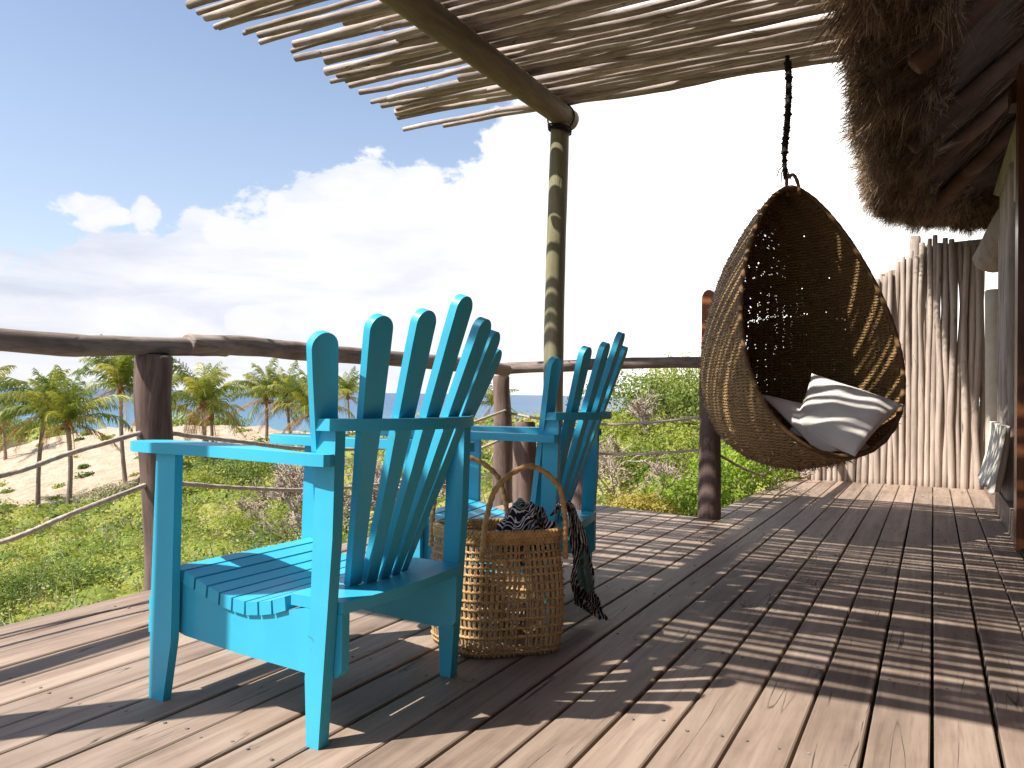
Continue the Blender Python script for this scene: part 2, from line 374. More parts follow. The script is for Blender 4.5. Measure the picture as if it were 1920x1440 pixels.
def log_obj(name, pts, r0_, r1_, mat, parent=None, sides=16, seed=1., wob=.09, n=None, bend=.012, bev=True):
    """an irregular round log, its origin at its first end"""
    L = sum(np.linalg.norm(np.array(pts[i+1])-np.array(pts[i])) for i in range(len(pts)-1))
    n = n or max(8, int(L/.09)); P = smooth_path(pts, n) if len(pts) > 2 else [np.array(pts[0])+(np.array(pts[1])-np.array(pts[0]))*i/(n-1) for i in range(n)]
    P = [Vector(p) for p in P]; Q = []; rad = []
    for i, p in enumerate(P):
        s = i/(n-1)*L
        off = Vector((mnoise.noise(Vector((s*.9, seed*5, 0))), mnoise.noise(Vector((s*.9, seed*5, 9))), mnoise.noise(Vector((s*.9, seed*5, 19)))))*bend*2
        Q.append(p+off*min(1, 4*i/(n-1), 4*(n-1-i)/(n-1)))
        rr = r0_+(r1_-r0_)*i/(n-1); rr *= 1+.5*wob*mnoise.noise(Vector((s*2.3, seed*3, 4)))
        rad.append(rr)
    T0 = (Q[1]-Q[0]).normalized(); T1 = (Q[-1]-Q[-2]).normalized(); e = r0_*.18
    Q = [Q[0], Q[0]+T0*e]+Q[1:-1]+[Q[-1]-T1*e, Q[-1]]; rad = [rad[0]*.86, rad[0]]+rad[1:-1]+[rad[-1], rad[-1]*.86]
    o0 = Q[0].copy(); Q = [q-o0 for q in Q]
    bm = bmesh.new(); tube(bm, Q, rad, sides, True, wob, seed); me = bm2me(bm, name, True)
    try: me.set_sharp_from_angle(angle=R(50))
    except Exception: pass
    return meshobj(name, me, mat, parent, o0)

def raw_mesh(name, V, quads, mat, tint=None, uv=None, smooth=False):
    me = bpy.data.meshes.new(name); V = np.asarray(V, np.float32); Q = np.asarray(quads, np.int32)
    k = Q.shape[1]; me.vertices.add(len(V)); me.vertices.foreach_set('co', V.ravel())
    me.loops.add(Q.size); me.loops.foreach_set('vertex_index', Q.ravel())
    me.polygons.add(len(Q)); me.polygons.foreach_set('loop_start', np.arange(0, Q.size, k, dtype=np.int32))
    me.polygons.foreach_set('loop_total', np.full(len(Q), k, np.int32))
    if smooth: me.polygons.foreach_set('use_smooth', np.ones(len(Q), bool))
    me.update(calc_edges=True)
    if tint is not None:
        a = me.attributes.new('tint', 'FLOAT', 'FACE'); a.data.foreach_set('value', np.asarray(tint, np.float32))
    if mat: me.materials.append(MATS[mat])
    return me

def leaves(C, N, size, aspect=.5, tint=None, droop=None):
    """rhombic leaves: C centres, N normals (random-ish) -> V, quads"""
    n = len(C); N = N/np.linalg.norm(N, axis=1)[:, None]
    A = RNG.normal(size=(n, 3)); A -= N*(A*N).sum(1)[:, None]; A /= np.linalg.norm(A, axis=1)[:, None]
    B = np.cross(N, A); s = np.asarray(size).reshape(-1, 1)*np.ones((n, 1))
    L = A*s*.5; w = B*s*.5*aspect
    V = np.stack([C-L, C+w-L*.1, C+L, C-w-L*.1], 1).reshape(-1, 3)
    return V, np.arange(4*n).reshape(-1, 4)

# ------------------------------------------------------------------ terrain, sea
PXS = [-700, 0, 130, 250, 330, 430, 520, 640, 800, 1000, 1120, 1200, 1300, 1500, 2600]
DS = [2, 4, 7, 12, 20, 32, 45, 58, 70, 85, 110, 150, 260]
YT = [
 [2400, 1500, 1230, 1130, 1070, 1020, 980, 915, 870, 830, 805, 890, 880],
 [2300, 1450, 1215, 1125, 1065, 1015, 975, 905, 850, 825, 803, 890, 880],
 [2300, 1430, 1195, 1110, 1045, 995, 955, 882, 815, 815, 803, 890, 880],
 [2250, 1410, 1165, 1090, 1020, 965, 925, 858, 799, 800, 930, 900, 880],
 [2250, 1400, 1145, 1075, 1005, 945, 902, 845, 797, 796, 790, 900, 880],
 [2200, 1380, 1125, 1060, 990, 930, 890, 840, 796, 800, 800, 900, 880],
 [2200, 1370, 1115, 1055, 980, 922, 882, 835, 800, 860, 930, 900, 880],
 [2200, 1340, 1095, 1045, 970, 907, 862, 832, 812, 860, 930, 900, 880],
 [2100, 1300, 1055, 1000, 910, 852, 820, 804, 793, 845, 930, 900, 880],
 [2100, 1250, 1015, 945, 875, 828, 806, 792, 787, 835, 930, 900, 880],
 [2100, 1250, 985, 880, 820, 800, 795, 795, 800, 850, 930, 900, 880],
 [2100, 1250, 975, 862, 792, 785, 790, 795, 800, 850, 930, 900, 880],
 [2100, 1250, 972, 842, 768, 775, 785, 790, 800, 850, 930, 900, 880],
 [2100, 1250, 970, 830, 755, 765, 780, 790, 800, 850, 930, 900, 880],
 [2100, 1250, 990, 850, 770, 770, 780, 790, 800, 850, 930, 900, 880]]
HOR = np.array([739-(960-p)*.0147 for p in PXS])
ST = (np.array(YT, float)-HOR[:, None])/FPX
SEA = -14.2
def terr(x, y, nz=True):
    x = np.asarray(x, float); y = np.asarray(y, float)
    f_ = -math.sin(YAW)*x+math.cos(YAW)*y; r_ = math.cos(YAW)*x+math.sin(YAW)*y
    a = np.arctan2(r_, f_); rad = np.hypot(x, y)
    px = 960+FPX*np.tan(np.clip(a, -1.05, 1.05)); d = rad*np.maximum(np.cos(a), .6)
    px = np.clip(px, -700, 2600); ld = np.log(np.clip(d, 2, 260)); LD = np.log(DS)
    i = np.clip(np.searchsorted(PXS, px)-1, 0, len(PXS)-2); P = np.array(PXS); u = (px-P[i])/(P[i+1]-P[i])
    j = np.clip(np.searchsorted(LD, ld)-1, 0, len(DS)-2); v = (ld-LD[j])/(LD[j+1]-LD[j]); v2 = v
    s = (ST[i, j]*(1-u)+ST[i+1, j]*u)*(1-v2)+(ST[i, j+1]*(1-u)+ST[i+1, j+1]*u)*v2
    z = CH-s*np.clip(d, 2, 260)
    back = np.clip((np.abs(a)-1.15)/.5, 0, 1); z = z*(1-back)+(-1.3-.02*rad)*back
    on = ((x > -3.0) & (y < 5.6)) | ((x > -1.5) & (y < 9)); z = np.where(on, np.minimum(z, -.75), z)
    return z, px, d
def sandmask(px, d):
    near = np.interp(px, [-700, 0, 130, 250, 330, 430, 600, 660], [50, 49, 46, 48, 56, 58, 61, 66])
    far = np.interp(px, [-700, 0, 130, 250, 330, 600, 660], [70, 72, 77, 86, 84, 80, 70])
    m = np.clip((d-near)/3+.5, 0, 1)*np.clip((far-d)/4+.5, 0, 1)
    return np.where(px > 700, 0, m)
def build_terrain():
    na, nr = 420, 150
    A = np.concatenate([np.linspace(-math.pi, -.95, 50)[:-1], np.linspace(-.95, .95, 300), np.linspace(.95, math.pi, 50)[1:]])
    Rr = np.geomspace(.8, 330, nr)
    AA, RR = np.meshgrid(A, Rr, indexing='ij')
    f_ = RR*np.cos(AA); r_ = RR*np.sin(AA)
    X = -math.sin(YAW)*f_+math.cos(YAW)*r_; Y = math.cos(YAW)*f_+math.sin(YAW)*r_
    Z, px, d = terr(X.ravel(), Y.ravel())
    amp = np.clip(d*.006, .03, .5)
    nzv = np.array([mnoise.fractal(Vector((x*.35, y*.35, 0)), .9, 2., 4) for x, y in zip(X.ravel(), Y.ravel())])
    Z = Z+nzv*amp*.8
    n1, n2 = AA.shape; idx = np.arange(n1*n2).reshape(n1, n2)
    Q = np.stack([idx[:-1, :-1], idx[1:, :-1], idx[1:, 1:], idx[:-1, 1:]], -1).reshape(-1, 4)
    me = raw_mesh('hillside', np.stack([X.ravel(), Y.ravel(), Z], 1), Q, 'terrain', smooth=True)
    at = me.attributes.new('sand', 'FLOAT', 'POINT'); at.data.foreach_set('value', sandmask(px, d).astype(np.float32))
    o = meshobj('ground', me, None); o['kind'] = 'structure'
build_terrain()
def build_sea():
    bm = bmesh.new(); n = 96; rings = [0, 60, 200, 800, 3000, 12000, 50000]; pr = None; c = bm.verts.new((0, 0, SEA))
    for r_ in rings[1:]:
        rg = [bm.verts.new((r_*math.cos(2*math.pi*k/n), r_*math.sin(2*math.pi*k/n), SEA)) for k in range(n)]
        for k in range(n):
            if pr is None: bm.faces.new((c, rg[k], rg[(k+1) % n]))
            else: bm.faces.new((pr[k], rg[k], rg[(k+1) % n], pr[(k+1) % n]))
        pr = rg
    o = meshobj('sea', bm2me(bm, 'sea'), 'sea'); o['kind'] = 'structure'
build_sea()

# ------------------------------------------------------------------ deck
BP = .1345; GAP = .0085
def x_edge(k): return k*BP+.003
def far_end(x):
    if x > -1.235: return 8.28
    return 5.10+(-1.25-x)*.24 if x > -2.1 else 5.31-( -2.1-x)*.05
def build_deck():
    d = bpy.data.objects.new('deck', None); COL.objects.link(d); d['kind'] = 'structure'
    for k in range(-20, 4):
        x0 = x_edge(k)+GAP/2; x1 = x_edge(k+1)-GAP/2
        if x0 > .41: continue
        y = -2.2+random.random()*1.5-1.; ys = [-2.2]
        cuts = []
        yy = .0+random.choice([0, 1, 2, 3, 4])*.6+.65
        while yy < far_end(x0)-.8: cuts.append(yy); yy += random.choice([2.4, 3.0, 3.6, 4.2])
        segs = [-2.2]+cuts+[None]
        for i in range(len(segs)-1):
            ya = segs[i]+(.0015 if i else 0); last = segs[i+1] is None
            bm = bmesh.new(); dz = random.uniform(-.0018, .0018); wj = random.uniform(-.0012, .0012)
            e0, e1 = (far_end(x0), far_end(x1)) if last else (segs[i+1]-.0015,)*2
            ym = (ya+e0)/2; pts = []
            nn = max(3, int((e0-ya)/.35)); L = []; Rr = []
            for q in range(nn+1):
                u = q/nn; yv0 = ya+(e0-ya)*u; yv1 = ya+(e1-ya)*u
                L.append((x0+wj+.0016*mnoise.noise(Vector((k*3.1, yv0*1.3, 0))), yv0-ya)); Rr.append((x1+wj+.0016*mnoise.noise(Vector((k*3.1+1.7, yv1*1.3, 0))), yv1-ya))
            xm = (x0+x1)/2
            # strip of quads so that the long board can wander; top, sides and ends
            top = []
            for (lx, ly), (rx, ry) in zip(L, Rr):
                top.append([bm.verts.new((lx-xm, ly, -.028)), bm.verts.new((lx-xm, ly, -.003)), bm.verts.new((lx-xm+.0035, ly, 0)),
                            bm.verts.new((rx-xm-.0035, ry, 0)), bm.verts.new((rx-xm, ry, -.003)), bm.verts.new((rx-xm, ry, -.028))])
            for q in range(len(top)-1):
                a, b = top[q], top[q+1]
                for s_ in range(6): bm.faces.new((a[s_], a[(s_+1) % 6], b[(s_+1) % 6], b[s_]))
            bm.faces.new(top[0]); bm.faces.new(top[-1][::-1])
            me = bm2me(bm, 'board'); meshobj('board', me, 'deck_wood', d, (xm, ya, dz))
    # joists below, closing the gaps
    for y in np.arange(-2.0, 8.2, .6):
        xl = -2.6 if y < 5 else -1.18
        bm = bmesh.new(); box(bm, (xl, y-.03, -.19), (.42, y+.03, -.033)); meshobj('joist', bm2me(bm, 'joist'), 'joist', d)
    for xj, ye in ((-2.63, 5.2), (-1.20, 8.2), (-1.9, 5.1), (-.4, 8.2)):
        bm = bmesh.new(); box(bm, (xj-.025, -2.2, -.24), (xj+.025, ye, -.195)); meshobj('bearer', bm2me(bm, 'bearer'), 'joist', d)
    # screws
    bm = bmesh.new()
    for y in np.arange(-.55, 8.2, .6):
        for k in range(-20, 3):
            for s_ in (.22, .78):
                if random.random() < .12: continue
                x = x_edge(k)+BP*s_+random.uniform(-.006, .006); yy = y+random.uniform(-.02, .02)
                if x < -2.6 or yy > far_end(x)-.06 or (x < -1.2 and yy > 5.0): continue
                r_ = .0042; vs = [bm.verts.new((x+r_*math.cos(a), yy+r_*math.sin(a), .0024)) for a in np.linspace(0, 2*math.pi, 9)[:-1]]
                bm.faces.new(vs)
                vs2 = [bm.verts.new((x+r_*math.cos(a)*1.1, yy+r_*math.sin(a)*1.1, -.003)) for a in np.linspace(0, 2*math.pi, 9)[:-1]]
                for q in range(8): bm.faces.new((vs[q], vs[(q+1) % 8], vs2[(q+1) % 8], vs2[q]))
    o = meshobj('screw', bm2me(bm, 'screw'), 'screw', d); o['kind'] = 'stuff'
build_deck()

# ------------------------------------------------------------------ railing
def rope(parent, pts, r=.0085, mat='rope_light', name='rope', n=90):
    P = smooth_path(pts, n); return tube_obj(name, [Vector(p) for p in P], r, mat, parent, 12, lobes=3, twist=2*math.pi/.055/1., lobe=.32)
rl = thing('railing', 'weathered log railing with rope lines round the edge of the deck', 'railing', (-2.7, 5.1, 0))
def W2L(root, p): return tuple(np.array(p, float)-np.array(root.location))
def rlog(name, pts, r0_, r1_, mat, **k): return log_obj(name, [W2L(rl, p) for p in pts], r0_, r1_, mat, rl, **k)
rlog('rail', [(-2.70, -.9, .93), (-2.70, .6, .94), (-2.70, 1.5, .943), (-2.7, 2.0, .950), (-2.71, 2.44, .964)], .043, .036, 'rail_log', seed=2.3, wob=.10, bend=.014, sides=18)
rlog('rail', [(-2.69, 2.22, .968), (-2.7, 2.5, .975), (-2.70, 2.95, .980), (-2.7, 3.9, .972), (-2.72, 4.9, .960), (-2.74, 5.02, .955)], .042, .048, 'rail_log', seed=5.1, wob=.10, bend=.014, sides=18)
rlog('rail', [(-2.84, 5.12, .975), (-2.55, 5.16, .985), (-2.0, 5.16, 1.005), (-1.6, 5.16, 1.008), (-1.10, 5.17, 1.000)], .042, .036, 'rail_log', seed=8.8, wob=.10, bend=.012, sides=18)
rlog('rail', [(-1.26, 5.12, 1.0), (-1.22, 6.5, 1.0), (-1.2, 8.1, 1.0)], .038, .036, 'rail_log', seed=9.4)
rlog('post', [(-2.735, 2.13, -.9), (-2.72, 2.12, .1), (-2.70, 2.085, .6), (-2.705, 2.075, .915)], .064, .072, 'dark_log', seed=3.2, wob=.07, bend=.012, sides=20)
rlog('post', [(-2.72, -.1, -.9), (-2.70, -.1, .9)], .064, .066, 'dark_log', seed=13.2, wob=.07)
rlog('post', [(-2.80, 5.12, -1.2), (-2.80, 5.12, .3), (-2.83, 5.12, .92)], .085, .062, 'dark_log', seed=4.4, wob=.10, bend=.02, sides=20)
rlog('post', [(-1.275, 5.13, -.9), (-1.275, 5.13, .1), (-1.285, 5.14, .955)], .076, .066, 'dark_log', seed=6.1, wob=.05, bend=.006, sides=20)
rlog('post', [(-1.25, 8.05, -.9), (-1.25, 8.05, .955)], .066, .062, 'dark_log', seed=7.1, wob=.05)
def rrope(pts): return rope(rl, [W2L(rl, p) for p in pts])
rrope([(-2.7, -.05, .64), (-2.7, .6, .50), (-2.7, 1.1, .458), (-2.7, 1.5, .489), (-2.7, 1.734, .549), (-2.7, 2.02, .612)])
rrope([(-2.7, -.05, .44), (-2.7, .6, .27), (-2.7, 1.1, .232), (-2.7, 1.505, .270), (-2.7, 1.739, .331), (-2.7, 2.06, .412)])
rrope([(-2.7, 2.10, .612), (-2.7, 2.515, .555), (-2.7, 3.0, .496), (-2.7, 3.7, .475), (-2.72, 4.3, .55), (-2.76, 5.08, .665)])
rrope([(-2.7, 2.14, .41), (-2.7, 2.52, .35), (-2.7, 3.0, .296), (-2.7, 3.7, .275), (-2.72, 4.3, .35), (-2.76, 5.08, .465)])
rrope([(-2.79, 5.16, .648), (-2.5, 5.16, .605), (-2.05, 5.16, .584), (-1.68, 5.16, .606), (-1.375, 5.16, .647), (-1.28, 5.16, .668)])
rrope([(-2.79, 5.16, .45), (-2.5, 5.16, .40), (-2.05, 5.16, .378), (-1.7, 5.16, .395), (-1.375, 5.16, .432), (-1.28, 5.16, .45)])
rrope([(-1.26, 5.2, .42), (-1.2, 6.0, .24), (-1.2, 6.8, .17), (-1.23, 8.05, .35)])
# stumps beside the pergola post
st1 = log_obj('stump', [(-2.42, 4.72, -.9), (-2.42, 4.72, .3), (-2.425, 4.725, .60)], .088, .076, 'dark_log', None, seed=21., wob=.07, sides=20, bend=.008)
tag(st1, 'short thick log bollard left of the pergola post behind the second chair', 'stump')
st2 = log_obj('stump', [(-2.10, 4.90, -.9), (-2.10, 4.90, .3), (-2.10, 4.90, .52)], .078, .070, 'dark_log', None, seed=23., wob=.07, sides=20, bend=.008)
tag(st2, 'short log bollard right of the pergola post seen through the second chair', 'stump')
# upright varnished board behind the hanging chair
bm = bmesh.new(); pts = [(-.045, 0, -.3), (.045, 0, -.3), (.045, 0, 1.44)]+[(.045*math.cos(a), 0, 1.44+.06*math.sin(a)) for a in np.linspace(.3, math.pi-.3, 6)]+[(-.045, 0, 1.44)]
prism(bm, pts, (0, .035, 0)); ob = meshobj('wooden_board', bm2me(bm, 'wooden_board', False, .004), 'orange_wood', None, (-1.325, 5.245, 0))
tag(ob, 'orange varnished upright board with rounded top behind the hanging chair', 'board')

# ------------------------------------------------------------------ pergola
pg = thing('pergola', 'open pergola of rough stick poles laid across one thick round beam', 'pergola', (-2.29, 4.9, 0))
def PL(p): return tuple(np.array(p, float)-np.array((-2.29, 4.9, 0)))
log_obj('post', [PL((-2.30, 4.90, -.9)), PL((-2.29, 4.90, 1.5)), PL((-2.285, 4.93, 2.66))], .070, .064, 'green_post', pg, sides=24, seed=31., wob=.02, bend=.006)
log_obj('post', [PL((-2.28, .57, -.9)), PL((-2.28, .57, 2.62))], .084, .078, 'green_post', pg, sides=24, seed=33., wob=.02, bend=.006)
log_obj('beam', [PL((-2.28, .2, 2.70)), PL((-2.28, 2.6, 2.70)), PL((-2.27, 5.06, 2.71))], .086, .078, 'green_beam', pg, sides=24, seed=35., wob=.03, bend=.008)
for zz, rr in ((2.60, .076), (2.615, .078), (2.632, .079)):
    P = [(.005+rr*math.cos(a), .025+rr*math.sin(a)+.0, zz+.018*math.sin(a+zz*9)) for a in np.linspace(0, 2*math.pi, 25)[:-1]]
    tube_obj('lashing', P, .007, 'rope_black', pg, 6, closed=True)
P = [(.01+.092*math.cos(a), .03+.02*math.cos(a), 2.70+.092*math.sin(a)) for a in np.linspace(0, 2*math.pi, 25)[:-1]]
tube_obj('lashing', P, .006, 'rope_black', pg, 6, closed=True)
def pole(y, xl, xr, r_, z, skew, seed, bend=.02):
    n = 30; pts = []; rad = []
    for i in range(n):
        u = i/(n-1); x = xl+(xr-xl)*u
        yy = y+skew*(u-.5)+bend*1.6*mnoise.noise(Vector((x*1.1, seed*3, 2)))+bend*.6*mnoise.noise(Vector((x*3.1, seed*3, 7)))
        zz = z+bend*.9*mnoise.noise(Vector((x*1.2, seed*3, 12)))
        pts.append(Vector(PL((x, yy, zz)))); rad.append(r_*(1.12-.3*u)*(1+.16*mnoise.noise(Vector((x*3.5, seed, 5)))))
    if seed % 2 > 1: rad = rad[::-1]
    bm = bmesh.new(); o0 = pts[0].copy(); pts = [p-o0 for p in pts]
    tube(bm, pts, rad, 9, True, .08, seed); me = bm2me(bm, 'pole', True)
    try: me.set_sharp_from_angle(angle=R(50))
    except Exception: pass
    return meshobj('pole', me, 'pole_wood', pg, o0)
LEFT = {5.0: None}
y = .56; i = 0
while y < 4.93:
    xl = -3.42+random.uniform(-.16, .12)
    r_ = random.uniform(.016, .0275); 
    if random.random() < .22: xl = -2.45+random.uniform(-.5, .1)
    if y > 4.78: xl = -2.4
    pole(y, xl, -.05+random.uniform(-.1, .2), r_, 2.795+r_+random.uniform(-.004, .012), random.uniform(-.05, .05), i*1.37+.4, .024)
    y += r_*1.85+random.choice([.0, .004, .008, .012, .020, .006]); i += 1
# the last ones at the far edge: two with long free ends, then the edge pole
pole(4.935, -3.62, .1, .020, 2.82, .0, 91.3, .04)
pole(4.985, -3.30, -.2, .022, 2.815, -.03, 95.6, .045)
pole(5.035, -2.46, -.05, .026, 2.82, .02, 97.2, .03)

# ------------------------------------------------------------------ thatched hut
hut = thing('thatched_hut', 'thatched hut with shaggy straw eaves and dark rafters along the right of the deck', 'hut', (.4, 4.0, 0))
HL = (.4, 4.0, 0.)
def H(p): return tuple(np.array(p, float)-np.array(HL))
# eave line in plan and the rising slopes behind it
ev = [(-.31, -1.6), (-.31, 2.0), (-.33, 4.2), (-.40, 6.0), (-.44, 7.0), (-.38, 7.5), (-.15, 7.92), (.25, 8.25), (.9, 8.5), (1.6, 8.6), (3.6, 8.6)]
EV = smooth_path([(x, y, 2.40) for x, y in ev], 90)
def ridge_of(p):  # where the slope from an eave point ends
    yy = min(p[1], 5.9); return np.array([2.3, yy, 4.55])
def build_thatch():
    V = []; Q = []; n = len(EV); K = 7
    prof = [(0.02, .30), (-.02, .16), (.0, .0), (.12, -.05), (.30, .02), (.42, .14)]  # outer top .. outer lip .. under .. inner (along slope m, vertical)
    for i, p in enumerate(EV):
        rg = ridge_of(p); d = np.array([rg[0]-p[0], rg[1]-p[1], 0]); L = np.linalg.norm(d); d /= L; sl = (rg[2]-p[2])/L
        j = .07*mnoise.noise(Vector((p[0]*3, p[1]*3, 0)))+.03*mnoise.noise(Vector((p[0]*9, p[1]*9, 0)))
        ring = [rg+np.array([0, 0, .30])]
        ring += [p+d*(a+j)+np.array([0, 0, b+max(a, 0)*0+j]) for a, b in prof]
        ring += [rg+np.array([0, 0, -.02])]
        V += ring
    m = 8
    for i in range(n-1):
        for k in range(m-1): Q.append((i*m+k, i*m+k+1, (i+1)*m+k+1, (i+1)*m+k))
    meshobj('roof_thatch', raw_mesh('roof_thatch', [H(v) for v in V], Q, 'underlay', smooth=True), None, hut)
build_thatch()
def strands(name, C, D, Ln, Wd, tint, parent, mat='straw', kind='stuff'):
    n = len(C); D = D/(np.linalg.norm(D, axis=1)[:, None]+1e-9); S_ = np.cross(D, RNG.normal(size=(n, 3))); S_ /= np.linalg.norm(S_, axis=1)[:, None]
    Ln = Ln[:, None]; Wd = Wd[:, None]; bend = RNG.normal(size=(n, 3))*.08; bend[:, 2] -= .08
    A = C; Bm = C+D*Ln*.55+bend*Ln*.5; E_ = C+D*Ln+bend*Ln
    V = np.stack([A-S_*Wd, A+S_*Wd, Bm+S_*Wd*.8, Bm-S_*Wd*.8, E_+S_*Wd*.3, E_-S_*Wd*.3], 1).reshape(-1, 3)
    b = np.arange(n)[:, None]*6; Q = np.concatenate([b+np.array([0, 1, 2, 3]), b+np.array([3, 2, 4, 5])])
    me = raw_mesh(name, V, Q, mat, np.concatenate([tint, tint])); o = meshobj(name, me, None, parent); o['kind'] = kind; return o
def build_straw():
    E3 = np.array(EV); seg = np.linalg.norm(np.diff(E3, axis=0), axis=1); cum = np.r_[0, np.cumsum(seg)]
    def samp(n, pw=1., a0=0., a1=1.):
        s = cum[-1]*(a0+(a1-a0)*RNG.random(n)); P = np.stack([np.interp(s, cum, E3[:, k]) for k in range(3)], 1)
        rg = np.stack([np.full(n, 2.3), np.minimum(P[:, 1], 5.9), np.full(n, 4.55)], 1); d = rg-P; d[:, 2] = 0; d /= np.linalg.norm(d, axis=1)[:, None]
        return P, d
    a0 = .16
    # cut face and lip of the eave: many short stalks pointing out and down
    nt = 7000; per_ = 12; P, d = samp(nt, a0=a0, a1=.86); v = RNG.random(nt)
    prof = np.array([(0.03, .30), (-.02, .16), (.0, .0), (.12, -.05), (.30, .02), (.42, .14)]); t = v*5; k = np.minimum(t.astype(int), 4); u = (t-k)[:, None]
    pp = prof[k]*(1-u)+prof[k+1]*u
    lump = np.array([mnoise.noise(Vector((p[0]*4, p[1]*4, q*3))) for p, q in zip(P, v)])
    C = P+d*pp[:, :1]; C[:, 2] += pp[:, 1]
    D = -d*(.85-.6*v[:, None])+np.array([0, 0, -.7])+RNG.normal(size=(nt, 3))*.42
    Lt = (.06+.13*RNG.random(nt)**1.5)*(1+1.3*lump)+np.where(RNG.random(nt) < .10, .12, 0); Tt = np.clip(RNG.normal(.48+lump*.4, .24, nt), 0, 1)
    C, D, Lt, Tt = [np.repeat(q, per_, axis=0) for q in (C, D, Lt, Tt)]; n = len(C)
    C = C+RNG.normal(size=(n, 3))*.012; D = D+RNG.normal(size=(n, 3))*.11; Ln = Lt*(.6+.6*RNG.random(n))
    C = C-D/np.linalg.norm(D, axis=1)[:, None]*Ln[:, None]*.4
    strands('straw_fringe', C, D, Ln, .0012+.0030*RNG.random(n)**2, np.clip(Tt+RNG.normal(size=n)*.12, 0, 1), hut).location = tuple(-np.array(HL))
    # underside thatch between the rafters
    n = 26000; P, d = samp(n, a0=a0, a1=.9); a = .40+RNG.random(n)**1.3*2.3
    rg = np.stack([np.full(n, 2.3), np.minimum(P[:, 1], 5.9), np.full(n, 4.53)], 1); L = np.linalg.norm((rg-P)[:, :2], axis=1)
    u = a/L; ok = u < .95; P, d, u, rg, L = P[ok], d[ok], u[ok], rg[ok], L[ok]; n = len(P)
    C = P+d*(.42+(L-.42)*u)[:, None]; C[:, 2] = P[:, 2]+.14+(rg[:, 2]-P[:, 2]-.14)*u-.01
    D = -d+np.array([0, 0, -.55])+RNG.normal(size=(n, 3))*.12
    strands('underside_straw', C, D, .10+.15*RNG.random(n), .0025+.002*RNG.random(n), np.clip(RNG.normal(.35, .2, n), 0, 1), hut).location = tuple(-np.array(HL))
build_straw()
# rafters from the eave up to the ridge
def under(p, s):  # point on the underside, s metres in from the eave
    rg = ridge_of(p); d = rg-p; d[2] = 0; L = np.linalg.norm(d); d /= L
    u = (s-.42)/(L-.42); return p+d*s+np.array([0, 0, .14+(rg[2]-p[2]-.14)*u-.075])
def eave_at_y(yv): return min(EV, key=lambda p: abs(p[1]-yv)+max(0, p[0]+.3)*3)
for q, yv in enumerate((.2, 1.5, 2.8, 4.1, 5.3, 6.4)):
    p = np.array(eave_at_y(yv)); log_obj('rafter', [H(under(p, .24)), H(under(p, 2.7))], .050, .055, 'rafter_wood', hut, seed=41.+q, sides=12)
p = np.array(EV[int(len(EV)*.655)]); hp = min(EV, key=lambda e: abs(e[0]+.28)+abs(e[1]-7.7)*.5)
log_obj('hip_rafter', [H(under(np.array(hp), .22)), H(under(np.array(hp), 2.9))], .062, .065, 'rafter_wood', hut, seed=51., sides=14)
log_obj('tie_beam', [H((-.02, 5.4, 2.72)), H((1.6, 5.4, 2.74))], .05, .05, 'rafter_wood', hut, seed=53., sides=12)
log_obj('batten', [H((.05, 8.02, 2.47)), H((1.6, 8.05, 2.48))], .035, .035, 'rafter_wood', hut, seed=54., sides=10)
log_obj('batten', [H((.18, 8.30, 2.22)), H((1.2, 8.30, 2.22))], .030, .030, 'stick_wood', hut, seed=55., sides=10)
log_obj('wall_plate', [H(planeY(1850, 497, 7.2)+np.array([0, 0, 0])), H(planeY(1912, 395, 6.9)), H((.95, 6.6, 2.65))], .115, .135, 'stick_wood', hut, seed=57., sides=20, wob=.03)
log_obj('corner_post', [H((-.165, 8.72, -.9)), H((-.165, 8.72, 2.40))], .05, .05, 'stick_wood', hut, seed=58., sides=14)
# walls and door side
bm = bmesh.new(); box(bm, H((.50, 5.55, -.02)), H((.62, 8.2, 2.62))); meshobj('wall', bm2me(bm, 'wall', False, .01), 'plaster', hut)
log_obj('corner_column', [H((.475, 7.98, -.02)), H((.46, 7.98, 1.75))], .075, .07, 'plaster', hut, seed=61., sides=24, wob=.02, bend=.004)
bm = bmesh.new(); box(bm, H((.425, 6.86, -.0)), H((.498, 6.94, 2.1))); meshobj('door_post', bm2me(bm, 'door_post', False, .005), 'white_curtain', hut)
for q, yv in enumerate((6.70, 6.56, 6.43, 6.29, 6.16, 6.02, 5.90)):
    log_obj('wall_stick', [H((.455, yv, 0)), H((.452, yv+.03, 1.2)), H((.455, yv, 2.3))], .045, .04, 'stick_wood', hut, seed=63.+q, sides=12, wob=.05)
bm = bmesh.new(); box(bm, H((.40, 5.03, .0)), H((.44, 8.1, .16))); meshobj('skirting', bm2me(bm, 'skirting', False, .004), 'deck_wood', hut)
# gable infill triangle
bm = bmesh.new(); a, b_, c = H((.44, 5.6, 2.52)), H((.44, 5.6, 1.98)), H((.44, 7.9, 2.56)); prism(bm, [a, b_, c], (.05, 0, 0)); meshobj('gable_infill', bm2me(bm, 'gable_infill'), 'plaster', hut)
